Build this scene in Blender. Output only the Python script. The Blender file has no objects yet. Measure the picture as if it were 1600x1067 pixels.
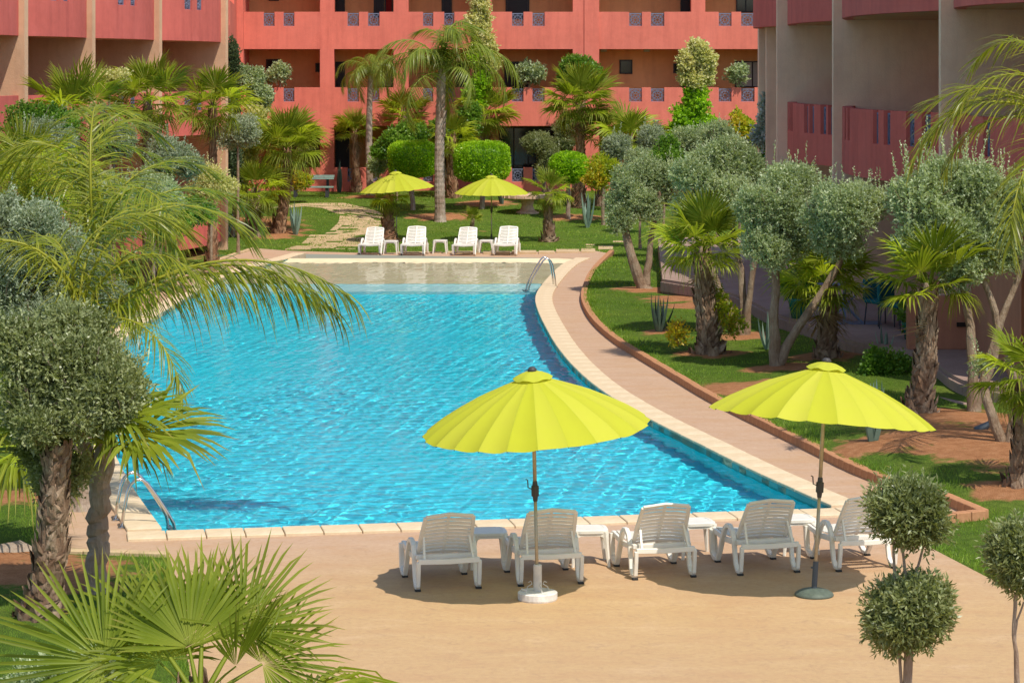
import bpy, bmesh, math, random
import numpy as np
from mathutils import Vector, Matrix, Euler
from mathutils.geometry import delaunay_2d_cdt
random.seed(7)
RNG = np.random.default_rng(7)
SC = bpy.context.scene
COL = SC.collection
PI = math.pi
def R(d): return math.radians(d)

# ------------------------------------------------------------------ camera, sky, sun, exposure
F, H, HY = 3800.0, 5.6, 110.0          # focal length in photo pixels, eye height, horizon row
cam_d = bpy.data.cameras.new('camera')
cam = bpy.data.objects.new('camera', cam_d)
COL.objects.link(cam); SC.camera = cam
cam.location = (0, 0, H); cam.rotation_euler = (R(90), 0, 0)
cam_d.sensor_width = 36.0; cam_d.lens = 36.0 * F / 1600.0
cam_d.shift_x = 0.0; cam_d.shift_y = -(533.5 - HY) / 1600.0
cam_d.clip_start = 0.3; cam_d.clip_end = 900.0

SUN_DIR = Vector((0.62, -0.98, 1.85)).normalized()      # towards the sun
wld = bpy.data.worlds.new('World'); SC.world = wld; wld.use_nodes = True
wn = wld.node_tree.nodes; wl = wld.node_tree.links
sky = wn.new('ShaderNodeTexSky'); sky.sky_type = 'NISHITA'; sky.sun_disc = False
sky.sun_elevation = math.asin(SUN_DIR.z)
sky.sun_rotation = math.atan2(SUN_DIR.x, SUN_DIR.y)
sky.altitude = 450; sky.air_density = 1.0; sky.dust_density = 1.0; sky.ozone_density = 1.0
wl.new(sky.outputs[0], wn['Background'].inputs['Color'])
wn['Background'].inputs['Strength'].default_value = 0.15
sd = bpy.data.lights.new('sun', 'SUN'); sd.energy = 3.8; sd.angle = R(0.5); sd.color = (1.0, 0.93, 0.82)
sd.cycles.is_caustics_light = True
so = bpy.data.objects.new('sun', sd); COL.objects.link(so); so.location = (20, -30, 60)
so.rotation_euler = SUN_DIR.to_track_quat('Z', 'Y').to_euler()
SC.view_settings.view_transform = 'Standard'; SC.view_settings.look = 'None'
SC.view_settings.exposure = 0.24; SC.view_settings.gamma = 1.0
SC.view_settings.use_curve_mapping = False
SC.cycles.max_bounces = 8; SC.cycles.transparent_max_bounces = 12
SC.cycles.caustics_reflective = False; SC.cycles.caustics_refractive = True
SC.cycles.sample_clamp_indirect = 6.0

# ------------------------------------------------------------------ measured points -> plan
def sstep(a, b, x):
    t = min(1, max(0, (x - a) / (b - a))); return t * t * (3 - 2 * t)
def lawn_h(x, y):
    h = 0.80 * sstep(76.5, 95.0, y)
    if x > 1.5 and y < 75: h += 0.10 * sstep(29.5, 33, y) * (1 - sstep(66, 75, y)) + 0.12 * sstep(2.5, 7.0, x - 0.02 * y) * (1 - sstep(60, 75, y)) * sstep(29.5, 34, y)
    h += 0.03 * math.sin(x * 0.9 + 1.3) * math.sin(y * 0.45) * sstep(28, 34, y)
    return h
def G(px, py, fn=None):
    """ground point seen at photo pixel px, py (fn: height function)"""
    z = 0.0
    for _ in range(12):
        y = (H - z) * F / (py - HY)
        x = (px - 800) * y / F
        z = fn(x, y) if fn else 0.0
    return Vector((x, y, z))
def GL(px, py): return G(px, py, lawn_h)
def W(px, py, y): return Vector(((px - 800) * y / F, y, H - (py - HY) * y / F))

# ------------------------------------------------------------------ tags
def tag(o, label=None, cat=None, group=None, kind=None):
    if label: o['label'] = label
    if cat: o['category'] = cat
    if group: o['group'] = group
    if kind: o['kind'] = kind
    return o
def empty(name, loc, label, cat, group=None, rz=0.0):
    o = bpy.data.objects.new(name, None); COL.objects.link(o)
    o.location = loc; o.rotation_euler = (0, 0, rz); o.empty_display_size = 0.2
    return tag(o, label, cat, group)
def link(name, me, parent=None, M=None):
    o = bpy.data.objects.new(name, me); COL.objects.link(o)
    if parent: o.parent = parent
    if M is not None: o.matrix_local = M
    return o
def copy_tree(o, parent=None):
    c = o.copy(); COL.objects.link(c); c.parent = parent
    for ch in list(o.children): copy_tree(ch, c)
    return c

# ------------------------------------------------------------------ materials
MATS = {}
def newmat(name):
    m = bpy.data.materials.new(name); m.use_nodes = True
    nt = m.node_tree; MATS[name] = m
    return m, nt, nt.nodes['Principled BSDF'], nt.nodes['Material Output']
def N(nt, typ, **kw):
    n = nt.nodes.new(typ)
    for k, v in kw.items():
        if k.startswith('i_'): n.inputs[k[2:]].default_value = v
        else: setattr(n, k, v)
    return n
def noise(nt, scale, detail=4, rough=.55, coord='Object', dist=0.0, vec=None):
    n = N(nt, 'ShaderNodeTexNoise'); n.inputs['Scale'].default_value = scale
    n.inputs['Detail'].default_value = detail; n.inputs['Roughness'].default_value = rough
    n.inputs['Distortion'].default_value = dist
    if vec is None:
        tc = N(nt, 'ShaderNodeTexCoord'); vec = tc.outputs[coord]
    nt.links.new(vec, n.inputs['Vector']); return n
def mapped(nt, sc, coord='Object'):
    tc = N(nt, 'ShaderNodeTexCoord'); mp = N(nt, 'ShaderNodeMapping'); mp.inputs['Scale'].default_value = sc
    nt.links.new(tc.outputs[coord], mp.inputs['Vector']); return mp.outputs[0]
def ramp(nt, src, stops):
    r = N(nt, 'ShaderNodeValToRGB'); e = r.color_ramp.elements
    while len(e) > len(stops): e.remove(e[-1])
    while len(e) < len(stops): e.new(0.5)
    for k, (p, c) in enumerate(stops):
        e[k].position = p; e[k].color = (*c, 1) if len(c) == 3 else c
    nt.links.new(src, r.inputs[0]); return r
def mix(nt, fac, a, b, typ='MIX'):
    m = N(nt, 'ShaderNodeMix', data_type='RGBA', blend_type=typ)
    for k, s in ((0, fac), (6, a), (7, b)):
        if isinstance(s, (int, float)): m.inputs[k].default_value = s
        elif isinstance(s, tuple): m.inputs[k].default_value = (*s, 1)
        else: nt.links.new(s, m.inputs[k])
    return m.outputs[2]
def bump(nt, src, bsdf, strength=.3, dist=.02, normal=None):
    b = N(nt, 'ShaderNodeBump'); b.inputs['Strength'].default_value = strength; b.inputs['Distance'].default_value = dist
    nt.links.new(src, b.inputs['Height'])
    if normal: nt.links.new(normal, b.inputs['Normal'])
    if bsdf: nt.links.new(b.outputs[0], bsdf.inputs['Normal'])
    return b.outputs[0]
def sc_(c, k): return tuple(min(1, v * k) for v in c)

def plain(name, col, rough=.6, var=.12, scale=6, metal=0.0, bmp=.1, spec=.3):
    m, nt, b, o = newmat(name)
    n = noise(nt, scale, 5, .6)
    r = ramp(nt, n.outputs[0], [(.3, sc_(col, 1 - var)), (.7, sc_(col, 1 + var))])
    nt.links.new(r.outputs[0], b.inputs['Base Color'])
    b.inputs['Roughness'].default_value = rough; b.inputs['Metallic'].default_value = metal
    b.inputs['Specular IOR Level'].default_value = spec
    if bmp: bump(nt, noise(nt, scale * 8, 4, .6).outputs[0], b, bmp, .01)
    return m
def stucco(name, col, stain=.22):
    m, nt, b, o = newmat(name)
    n1 = noise(nt, .7, 5, .6); n2 = noise(nt, 5, 6, .65)
    streak = noise(nt, 1.0, 5, .6, vec=mapped(nt, (3.2, 3.2, .28)))
    c = mix(nt, ramp(nt, n1.outputs[0], [(.32, (0, 0, 0)), (.7, (1, 1, 1))]).outputs[0], sc_(col, .88), sc_(col, 1.08))
    c = mix(nt, ramp(nt, streak.outputs[0], [(.45, (0, 0, 0)), (.78, (stain * 2,) * 3)]).outputs[0], c, (col[0] * .62, col[1] * .55, col[2] * .6))
    c = mix(nt, ramp(nt, n2.outputs[0], [(.35, (.16,) * 3), (.6, (0, 0, 0))]).outputs[0], c, sc_(col, 1.35))
    fs_ = noise(nt, 1.0, 6, .7, vec=mapped(nt, (14, 14, .9))); c = mix(nt, ramp(nt, fs_.outputs[0], [(.52, (0, 0, 0)), (.75, (.30,) * 3)]).outputs[0], c, sc_(col, .72))
    pt = noise(nt, .45, 3, .5, dist=.3); c = mix(nt, ramp(nt, pt.outputs[0], [(.55, (0, 0, 0)), (.57, (.22,) * 3)]).outputs[0], c, (col[0] * 1.06, col[1] * 1.15, col[2] * 1.2))
    nt.links.new(c, b.inputs['Base Color']); b.inputs['Roughness'].default_value = .9
    b.inputs['Specular IOR Level'].default_value = .15
    bump(nt, noise(nt, 22, 5, .7).outputs[0], b, .35, .02)
    return m
stucco('salmon', (.70, .185, .13), .28); stucco('crimson', (.60, .14, .11), .28); stucco('ochre', (.78, .37, .16))
stucco('tan', (.66, .41, .25)); stucco('brown_wall', (.46, .20, .12)); stucco('soffit', (.58, .29, .15)); stucco('tan_shade_lift', (.86, .58, .40), .15)  # last: copy of tan for the shaded block, its shade lifted in the colour
plain('door_dark', (.022, .012, .012), .45); plain('frame_dark', (.02, .012, .01), .4); plain('curtain', (.42, .40, .34), .9)
plain('red_curtain', (.25, .02, .02), .9)
plain('iron', (.16, .18, .23), .5, metal=.0); plain('iron_dark', (.05, .05, .06), .5)
plain('white_plastic', (.79, .75, .665), .4, .06, 3, bmp=.0, spec=.5)
plain('cushion_white', (.8, .8, .8), .7)
plain('foot_dark', (.03, .03, .03), .6)
plain('canvas_seam', (.42, .50, .02), .8, .05)
plain('pole_metal', (.42, .36, .26), .42, .2, 9, metal=.55)
plain('pole_dark', (.06, .055, .05), .5); plain('sleeve_white', (.62, .58, .5), .6, .15)
plain('base_white', (.70, .66, .60), .6, .2, 14); plain('base_green', (.10, .125, .10), .55, .2, 20); plain('sleeve_grey', (.07, .085, .10), .45)
m, nt, b, o = newmat('steel'); b.inputs['Base Color'].default_value = (.62, .62, .62, 1); b.inputs['Metallic'].default_value = 1; b.inputs['Roughness'].default_value = .22
plain('stone_bench', (.62, .42, .29), .9, .25, 14, bmp=.4); plain('bench_green', (.24, .36, .31), .5, .15)
plain('teal_glaze', (.01, .16, .13), .25); plain('blue_grey', (.16, .20, .30), .5); plain('teal_cushion', (.01, .12, .13), .8)
plain('terracotta', (.45, .16, .07), .8)

def granular(name, cols, scale, rough=.92, bmp=.35, bscale=120, bdist=.006):
    m, nt, b, o = newmat(name)
    n1 = noise(nt, scale, 6, .62); n2 = noise(nt, scale * 9, 5, .65); n3 = noise(nt, 160, 3, .6)
    c = ramp(nt, n1.outputs[0], [(.28, cols[0]), (.5, cols[1]), (.74, cols[2])]).outputs[0]
    c = mix(nt, ramp(nt, n2.outputs[0], [(.35, (.45,) * 3), (.7, (0, 0, 0))]).outputs[0], c, sc_(cols[0], .86))
    c = mix(nt, ramp(nt, n3.outputs[0], [(.36, (.4,) * 3), (.55, (0, 0, 0))]).outputs[0], c, sc_(cols[1], .74))
    nt.links.new(c, b.inputs['Base Color']); b.inputs['Roughness'].default_value = rough
    b.inputs['Specular IOR Level'].default_value = .2
    bump(nt, noise(nt, bscale, 5, .7).outputs[0], b, bmp, bdist)
    return m, nt, b
granular('stone_slab', [(.46, .32, .17), (.58, .42, .24), (.66, .50, .31)], 1.2)
granular('coping', [(.62, .47, .29), (.72, .57, .37), (.78, .64, .45)], 1.5, bmp=.25)
granular('brick', [(.38, .17, .08), (.52, .26, .13), (.62, .34, .18)], 2.2)
granular('terrace', [(.30, .20, .16), (.36, .25, .20), (.42, .30, .24)], 1.0)
granular('soil', [(.34, .15, .065), (.46, .22, .105), (.52, .27, .14)], 1.3, bmp=.8, bscale=30, bdist=.03)
granular('rock', [(.30, .22, .16), (.42, .33, .25), (.50, .42, .33)], 3, bmp=.8, bscale=20, bdist=.03)

# plaza / deck: sandy stamped concrete, pinker round the pool, worn and stained
m, nt, b, o = newmat('deck')
big = noise(nt, .22, 5, .6, dist=.6); mid = noise(nt, 1.6, 6, .65, dist=.4, vec=mapped(nt, (.7, 1.6, 1))); fine = noise(nt, 14, 5, .7); grit = noise(nt, 150, 3, .6)
tc = N(nt, 'ShaderNodeTexCoord'); sx = N(nt, 'ShaderNodeSeparateXYZ'); nt.links.new(tc.outputs['Object'], sx.inputs[0])
mr = N(nt, 'ShaderNodeMapRange'); nt.links.new(sx.outputs[1], mr.inputs[0]); mr.inputs[1].default_value = 25.2; mr.inputs[2].default_value = 29.5
add = N(nt, 'ShaderNodeMath', operation='ADD'); nt.links.new(mr.outputs[0], add.inputs[0])
sub = N(nt, 'ShaderNodeMath', operation='MULTIPLY_ADD'); nt.links.new(big.outputs[0], sub.inputs[0]); sub.inputs[1].default_value = 1.4; sub.inputs[2].default_value = -.7
nt.links.new(sub.outputs[0], add.inputs[1]); add.use_clamp = True
c = mix(nt, add.outputs[0], (.53, .355, .18), (.51, .345, .235))
c = mix(nt, ramp(nt, mid.outputs[0], [(.34, (.55,) * 3), (.52, (0, 0, 0))]).outputs[0], c, (.48, .285, .15))
c = mix(nt, ramp(nt, mid.outputs[0], [(.55, (0, 0, 0)), (.78, (.45,) * 3)]).outputs[0], c, (.68, .48, .31))
c = mix(nt, ramp(nt, fine.outputs[0], [(.3, (.55,) * 3), (.56, (0, 0, 0))]).outputs[0], c, (.43, .26, .145))
sp = noise(nt, 4.2, 7, .75, dist=1.2); c = mix(nt, ramp(nt, sp.outputs[0], [(.30, (.55,) * 3), (.46, (0, 0, 0))]).outputs[0], c, (.37, .235, .14))
c = mix(nt, ramp(nt, sp.outputs[0], [(.62, (0, 0, 0)), (.74, (.5,) * 3)]).outputs[0], c, (.64, .46, .29))
c = mix(nt, ramp(nt, grit.outputs[0], [(.36, (.45,) * 3), (.5, (0, 0, 0))]).outputs[0], c, (.38, .23, .13))
nt.links.new(c, b.inputs['Base Color']); b.inputs['Roughness'].default_value = .9; b.inputs['Specular IOR Level'].default_value = .2
bump(nt, sp.outputs[0], b, .35, .02, bump(nt, grit.outputs[0], None, .4, .008))

# lawn: grass and bare soil, 'soil' attribute marks the dug beds
m, nt, b, o = newmat('lawn')
at = N(nt, 'ShaderNodeAttribute', attribute_name='soil')
n1 = noise(nt, .55, 5, .6); n2 = noise(nt, 6, 6, .7); n3 = noise(nt, 60, 4, .7); n4 = noise(nt, 1.7, 5, .65)
g = ramp(nt, n1.outputs[0], [(.3, (.11, .20, .02)), (.52, (.165, .25, .03)), (.75, (.25, .29, .05))]).outputs[0]
g = mix(nt, ramp(nt, n2.outputs[0], [(.35, (.6,) * 3), (.6, (0, 0, 0))]).outputs[0], g, (.05, .09, .012))
g = mix(nt, ramp(nt, n3.outputs[0], [(.4, (.7,) * 3), (.6, (0, 0, 0))]).outputs[0], g, (.035, .07, .01))
s = ramp(nt, n2.outputs[0], [(.3, (.34, .145, .06)), (.55, (.47, .22, .10)), (.75, (.54, .29, .15))]).outputs[0]
s = mix(nt, ramp(nt, n3.outputs[0], [(.38, (.6,) * 3), (.5, (0, 0, 0))]).outputs[0], s, (.24, .10, .045))
a2 = N(nt, 'ShaderNodeMath', operation='MULTIPLY_ADD'); nt.links.new(n4.outputs[0], a2.inputs[0]); a2.inputs[1].default_value = 1.6
nt.links.new(at.outputs['Fac'], a2.inputs[2])
fz = ramp(nt, a2.outputs[0], [(0.0, (0, 0, 0)), (1.0, (0, 0, 0))]); fz.color_ramp.elements[0].position = .98; fz.color_ramp.elements[0].color = (0, 0, 0, 1); fz.color_ramp.elements[1].position = 1.0; fz.color_ramp.elements[1].color = (1, 1, 1, 1)
mr = N(nt, 'ShaderNodeMapRange'); nt.links.new(a2.outputs[0], mr.inputs[0]); mr.inputs[1].default_value = 1.15; mr.inputs[2].default_value = 1.35
c = mix(nt, mr.outputs[0], g, s)
nt.links.new(c, b.inputs['Base Color']); b.inputs['Roughness'].default_value = .95; b.inputs['Specular IOR Level'].default_value = .1
bump(nt, n3.outputs[0], b, .9, .04)

# leaves: colour from the per-leaf attribute 'rnd' (0 old/dry .. 1 young)
def leafmat(name, dark, mid_, light, trans=.35, rough=.45, tipc=None, gloss=.35):
    m, nt, b, o = newmat(name)
    at = N(nt, 'ShaderNodeAttribute', attribute_name='rnd')
    c = ramp(nt, at.outputs['Fac'], [(0, dark), (.5, mid_), (1, light)]).outputs[0]
    if tipc:
        a2 = N(nt, 'ShaderNodeAttribute', attribute_name='tip')
        c = mix(nt, a2.outputs['Fac'], c, tipc)
    nt.links.new(c, b.inputs['Base Color']); b.inputs['Roughness'].default_value = rough
    b.inputs['Specular IOR Level'].default_value = gloss
    tr = N(nt, 'ShaderNodeBsdfTranslucent')
    c2 = mix(nt, 1.0, c, (1.0, 1.0, .45), 'MULTIPLY'); c2 = mix(nt, 1.0, c2, (1.7, 1.7, 1.7), 'MULTIPLY')
    nt.links.new(c2, tr.inputs[0])
    ms = N(nt, 'ShaderNodeMixShader'); ms.inputs[0].default_value = trans
    nt.links.new(b.outputs[0], ms.inputs[1]); nt.links.new(tr.outputs[0], ms.inputs[2]); nt.links.new(ms.outputs[0], o.inputs[0])
    return m
leafmat('fan_leaf', (.11, .155, .012), (.205, .265, .022), (.34, .385, .05), .46, .45, (.46, .30, .11), gloss=.2)
leafmat('fan_leaf_yellow', (.20, .24, .015), (.34, .42, .03), (.46, .54, .06), .48, .36, (.48, .34, .12))
leafmat('fan_dry', (.16, .10, .05), (.28, .18, .09), (.36, .25, .14), .2, .8)
leafmat('queen_leaf', (.11, .13, .012), (.23, .255, .02), (.42, .41, .045), .40, .33, (.50, .30, .07))
leafmat('queen_leaf_far', (.11, .16, .02), (.21, .27, .035), (.34, .38, .07), .42, .38, (.42, .28, .10))
leafmat('olive_leaf', (.18, .24, .11), (.33, .40, .21), (.52, .58, .37), .34, .45, gloss=.5)
leafmat('olive_dark', (.12, .145, .045), (.225, .26, .10), (.41, .44, .22), .30, .38, gloss=.55)
leafmat('olive_blue', (.18, .22, .13), (.29, .34, .22), (.45, .50, .36), .30, .5)
leafmat('hedge_leaf', (.13, .27, .01), (.27, .47, .015), (.46, .64, .04), .40, .4)
leafmat('green_leaf', (.06, .14, .02), (.14, .27, .03), (.28, .42, .06), .40, .4)
leafmat('grass_blade', (.10, .19, .018), (.19, .32, .03), (.33, .43, .06), .42, .55)
leafmat('orange_leaf', (.20, .32, .015), (.42, .46, .03), (.62, .36, .03), .40, .4)
leafmat('cream_flower', (.30, .34, .08), (.58, .56, .24), (.74, .68, .42), .35, .6)
leafmat('white_flower', (.20, .25, .20), (.40, .45, .45), (.66, .68, .72), .3, .6)
leafmat('red_flower', (.3, .01, .02), (.5, .02, .04), (.6, .05, .1), .3, .6)
leafmat('agave_leaf', (.13, .20, .15), (.20, .29, .22), (.30, .40, .31), .12, .5)
leafmat('agave_dark', (.05, .08, .06), (.09, .13, .10), (.16, .2, .16), .1, .5)
leafmat('cypress_leaf', (.04, .07, .03), (.08, .12, .05), (.14, .18, .09), .2, .5)

def bark(name, dark, light, sc=9):
    m, nt, b, o = newmat(name)
    at = N(nt, 'ShaderNodeAttribute', attribute_name='rnd')
    n1 = noise(nt, sc, 6, .7, vec=mapped(nt, (2, 2, .6))); n2 = noise(nt, sc * .25, 4, .6)
    c = ramp(nt, n1.outputs[0], [(.3, dark), (.68, light)]).outputs[0]
    c = mix(nt, at.outputs['Fac'], mix(nt, .5, c, dark), mix(nt, .45, c, sc_(light, 1.35)))
    c = mix(nt, ramp(nt, n2.outputs[0], [(.4, (.5,) * 3), (.62, (0, 0, 0))]).outputs[0], c, (dark[0] * 1.1, dark[1] * .8, dark[2] * .6))
    nt.links.new(c, b.inputs['Base Color']); b.inputs['Roughness'].default_value = .9; b.inputs['Specular IOR Level'].default_value = .15
    bump(nt, n1.outputs[0], b, 1.0, .05)
bark('palm_bark', (.13, .07, .04), (.50, .37, .25)); bark('palm_bark_red', (.15, .065, .035), (.50, .32, .19))
bark('grey_bark', (.17, .11, .07), (.56, .47, .38), 7); bark('olive_bark', (.16, .11, .07), (.44, .34, .24), 12)

# umbrella canvas: panel tones vary through 'rnd', light comes through the cloth
m, nt, b, o = newmat('canvas')
at = N(nt, 'ShaderNodeAttribute', attribute_name='rnd')
c = ramp(nt, at.outputs['Fac'], [(0, (.55, .58, .035)), (1, (.66, .67, .075))]).outputs[0]
c = mix(nt, ramp(nt, noise(nt, 3, 5, .6).outputs[0], [(.35, (.25,) * 3), (.6, (0, 0, 0))]).outputs[0], c, (.62, .68, .035))
nt.links.new(c, b.inputs['Base Color']); b.inputs['Roughness'].default_value = .8; b.inputs['Specular IOR Level'].default_value = .2
w1 = noise(nt, 220, 2, .5); bump(nt, w1.outputs[0], b, .1, .003)
tr = N(nt, 'ShaderNodeBsdfTranslucent'); nt.links.new(c, tr.inputs[0])
ms = N(nt, 'ShaderNodeMixShader'); ms.inputs[0].default_value = .36
nt.links.new(b.outputs[0], ms.inputs[1]); nt.links.new(tr.outputs[0], ms.inputs[2]); nt.links.new(ms.outputs[0], o.inputs[0])

# pool shell and water
def poolmat(name, c0, c1, bmp):
    m, nt, b, o = newmat(name)
    n = noise(nt, 1.4, 4, .6)
    c = ramp(nt, n.outputs[0], [(.35, c0), (.65, c1)]).outputs[0]
    nt.links.new(c, b.inputs['Base Color']); b.inputs['Roughness'].default_value = .8; b.inputs['Specular IOR Level'].default_value = .1
    if 0:
        r1 = noise(nt, 5.2, 3, .6, dist=1.4, vec=mapped(nt, (.85, .6, 1)))
        bump(nt, r1.outputs[0], b, 1.0, bmp)
poolmat('pool_tile', (.04, .68, .86), (.05, .74, .92), .13); poolmat('pool_wall_tile', (.08, .82, .88), (.10, .86, .92), .13)  # wall tile colour lightened to stand in for light scattered by water
poolmat('waterline_tile', (.10, .36, .34), (.14, .42, .38), .01)
poolmat('pool_step_tile', (.48, .82, .84), (.55, .86, .88), .02)
poolmat('beach_tile', (.72, .58, .36), (.80, .67, .44), .02)
m, nt, b, o = newmat('water')
nt.nodes.remove(b)
g1 = N(nt, 'ShaderNodeBsdfRefraction'); g1.inputs['Roughness'].default_value = 0.0; g1.inputs['IOR'].default_value = 1.33; g1.inputs['Color'].default_value = (.95, 1, 1, 1)
g2_ = N(nt, 'ShaderNodeBsdfGlossy'); g2_.inputs['Roughness'].default_value = 0.0; fr = N(nt, 'ShaderNodeFresnel'); fr.inputs['IOR'].default_value = 1.33
mu_ = N(nt, 'ShaderNodeMath', operation='MULTIPLY'); mu_.inputs[1].default_value = .5; nt.links.new(fr.outputs[0], mu_.inputs[0])
g_ = N(nt, 'ShaderNodeMixShader'); nt.links.new(mu_.outputs[0], g_.inputs[0]); nt.links.new(g1.outputs[0], g_.inputs[1]); nt.links.new(g2_.outputs[0], g_.inputs[2])
nt.links.new(g_.outputs[0], o.inputs[0])
m, nt, b, o = newmat('glass_dark'); b.inputs['Base Color'].default_value = (.015, .015, .018, 1); b.inputs['Roughness'].default_value = .08

# ------------------------------------------------------------------ mesh helpers
def np_mesh(name, V, Fc, mat, attrs=None, smooth=False):
    """V (n,3), Fc (m,k) array, or list of arrays"""
    me = bpy.data.meshes.new(name)
    if isinstance(Fc, np.ndarray): Fc = [Fc]
    Fc = [f for f in Fc if len(f)]
    V = np.asarray(V, dtype=np.float32)
    nl = sum(f.size for f in Fc); nf = sum(len(f) for f in Fc)
    me.vertices.add(len(V)); me.vertices.foreach_set('co', V.ravel())
    me.loops.add(nl); me.polygons.add(nf)
    me.loops.foreach_set('vertex_index', np.concatenate([f.ravel() for f in Fc]).astype(np.int32))
    tot = np.concatenate([np.full(len(f), f.shape[1]) for f in Fc]).astype(np.int32)
    st = np.concatenate([[0], np.cumsum(tot)[:-1]]).astype(np.int32)
    me.polygons.foreach_set('loop_start', st)
    try: me.polygons.foreach_set('loop_total', tot)
    except Exception: pass
    if attrs:
        for k, a in attrs.items():
            at = me.attributes.new(k, 'FLOAT', 'POINT'); at.data.foreach_set('value', np.asarray(a, dtype=np.float32))
    if smooth: me.polygons.foreach_set('use_smooth', np.ones(nf, dtype=bool))
    me.update(calc_edges=True); me.validate()
    me.materials.append(MATS[mat] if isinstance(mat, str) else mat)
    return me

class MB:
    def __init__(s): s.v = []; s.f = []; s.r = []
    def add(s, vs, fs, r=.5):
        k = len(s.v); s.v += [tuple(v) for v in vs]; s.f += [tuple(i + k for i in f) for f in fs]; s.r += [r] * len(vs)
    def box(s, x0, x1, y0, y1, z0, z1, r=.5, M=None):
        vs = [Vector((x, y, z)) for z in (z0, z1) for y in (y0, y1) for x in (x0, x1)]
        if M is not None: vs = [M @ v for v in vs]
        s.add(vs, [(0, 2, 3, 1), (4, 5, 7, 6), (0, 1, 5, 4), (2, 6, 7, 3), (0, 4, 6, 2), (1, 3, 7, 5)], r)
    def prism(s, poly, z0, z1, r=.5):
        """vertical prism over a plan polygon (counter-clockwise)"""
        n = len(poly)
        vs = [(p[0], p[1], z0) for p in poly] + [(p[0], p[1], z1) for p in poly]
        fs = [tuple(range(n - 1, -1, -1)), tuple(range(n, 2 * n))] + [(i, (i + 1) % n, n + (i + 1) % n, n + i) for i in range(n)]
        s.add(vs, fs, r)
    def bar(s, pts, w, h, up=(1, 0, 0), r=.5):
        """rectangular bar along pts; w across 'up' axis direction, h in the other"""
        U = Vector(up).normalized(); n = len(pts); P = [Vector(p) for p in pts]; vs = []
        for i, p in enumerate(P):
            d = (P[min(i + 1, n - 1)] - P[max(i - 1, 0)]).normalized(); q = d.cross(U).normalized()
            hh = h[i] if isinstance(h, (list, tuple)) else h
            for a, b in ((-1, -1), (1, -1), (1, 1), (-1, 1)): vs.append(p + U * (a * w / 2) + q * (b * hh / 2))
        fs = [(3, 2, 1, 0), tuple(4 * (n - 1) + k for k in range(4))]
        for i in range(n - 1):
            for k in range(4): fs.append((4 * i + k, 4 * i + (k + 1) % 4, 4 * i + 4 + (k + 1) % 4, 4 * i + 4 + k))
        s.add(vs, fs, r)
    def tube(s, pts, rad, seg=8, r=.5, caps=True, jit=0):
        P = [Vector(p) for p in pts]; n = len(P); vs = []
        ref = Vector((0, 0, 1)) if abs((P[-1] - P[0]).normalized().z) < .9 else Vector((1, 0, 0))
        d0 = (P[1] - P[0]).normalized(); u = d0.cross(ref).normalized()
        for i, p in enumerate(P):
            d = (P[min(i + 1, n - 1)] - P[max(i - 1, 0)]).normalized()
            u = (u - d * u.dot(d)).normalized(); w = d.cross(u)
            rr = rad[i] if isinstance(rad, (list, tuple)) else rad
            for k in range(seg):
                a = 2 * PI * k / seg; q = rr * (1 + (random.uniform(-jit, jit) if jit else 0))
                vs.append(p + (u * math.cos(a) + w * math.sin(a)) * q)
        fs = []
        for i in range(n - 1):
            for k in range(seg): fs.append((i * seg + k, i * seg + (k + 1) % seg, (i + 1) * seg + (k + 1) % seg, (i + 1) * seg + k))
        if caps: fs += [tuple(range(seg - 1, -1, -1)), tuple((n - 1) * seg + k for k in range(seg))]
        s.add(vs, fs, r)
    def lathe(s, prof, seg=24, r=.5, c=(0, 0, 0)):
        vs = []; n = len(prof)
        for (q, z) in prof:
            for k in range(seg): a = 2 * PI * k / seg; vs.append((c[0] + q * math.cos(a), c[1] + q * math.sin(a), c[2] + z))
        fs = [(i * seg + k, i * seg + (k + 1) % seg, (i + 1) * seg + (k + 1) % seg, (i + 1) * seg + k) for i in range(n - 1) for k in range(seg)]
        fs += [tuple(range(seg - 1, -1, -1)), tuple((n - 1) * seg + k for k in range(seg))]
        s.add(vs, fs, r)
    def mesh(s, name, mat, smooth=False, bevel=0):
        me = bpy.data.meshes.new(name); me.from_pydata(s.v, [], s.f)
        at = me.attributes.new('rnd', 'FLOAT', 'POINT'); at.data.foreach_set('value', s.r)
        if bevel:
            bm = bmesh.new(); bm.from_mesh(me)
            bmesh.ops.bevel(bm, geom=list(bm.edges), offset=bevel, segments=1, affect='EDGES', clamp_overlap=True)
            bm.to_mesh(me); bm.free()
        if smooth: me.polygons.foreach_set('use_smooth', [True] * len(me.polygons))
        me.update(); me.materials.append(MATS[mat]); return me
    def build(s, name, mat, parent=None, smooth=False, M=None, bevel=0):
        return link(name, s.mesh(name, mat, smooth, bevel), parent, M)

# ------------------------------------------------------------------ foliage
def unit(a): return a / (np.linalg.norm(a, axis=-1, keepdims=True) + 1e-9)
def leaves(P, D, L, Wd, rnd, rng, up=None):
    """diamond leaves: base points P, directions D, lengths L, widths Wd"""
    n = len(P); D = unit(D); q = unit(np.cross(D, unit(rng.normal(size=(n, 3)) + (0 if up is None else up))))
    nrm = np.cross(D, q); L = L[:, None]; Wd = Wd[:, None]
    a = P; b = P + D * L * .45 + q * Wd + nrm * L * .06; c = P + D * L; d = P + D * L * .45 - q * Wd + nrm * L * .06
    V = np.stack([a, b, c, d], 1).reshape(-1, 3)
    Fc = np.arange(4 * n).reshape(n, 4)
    return V, Fc, np.repeat(rnd, 4)
def merge(parts):
    Vs, Fs, Rs, k = [], [], [], 0
    for V, Fc, r in parts:
        Vs.append(V); Fs.append(Fc + k); Rs.append(r); k += len(V)
    return np.concatenate(Vs), Fs, np.concatenate(Rs)
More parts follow.
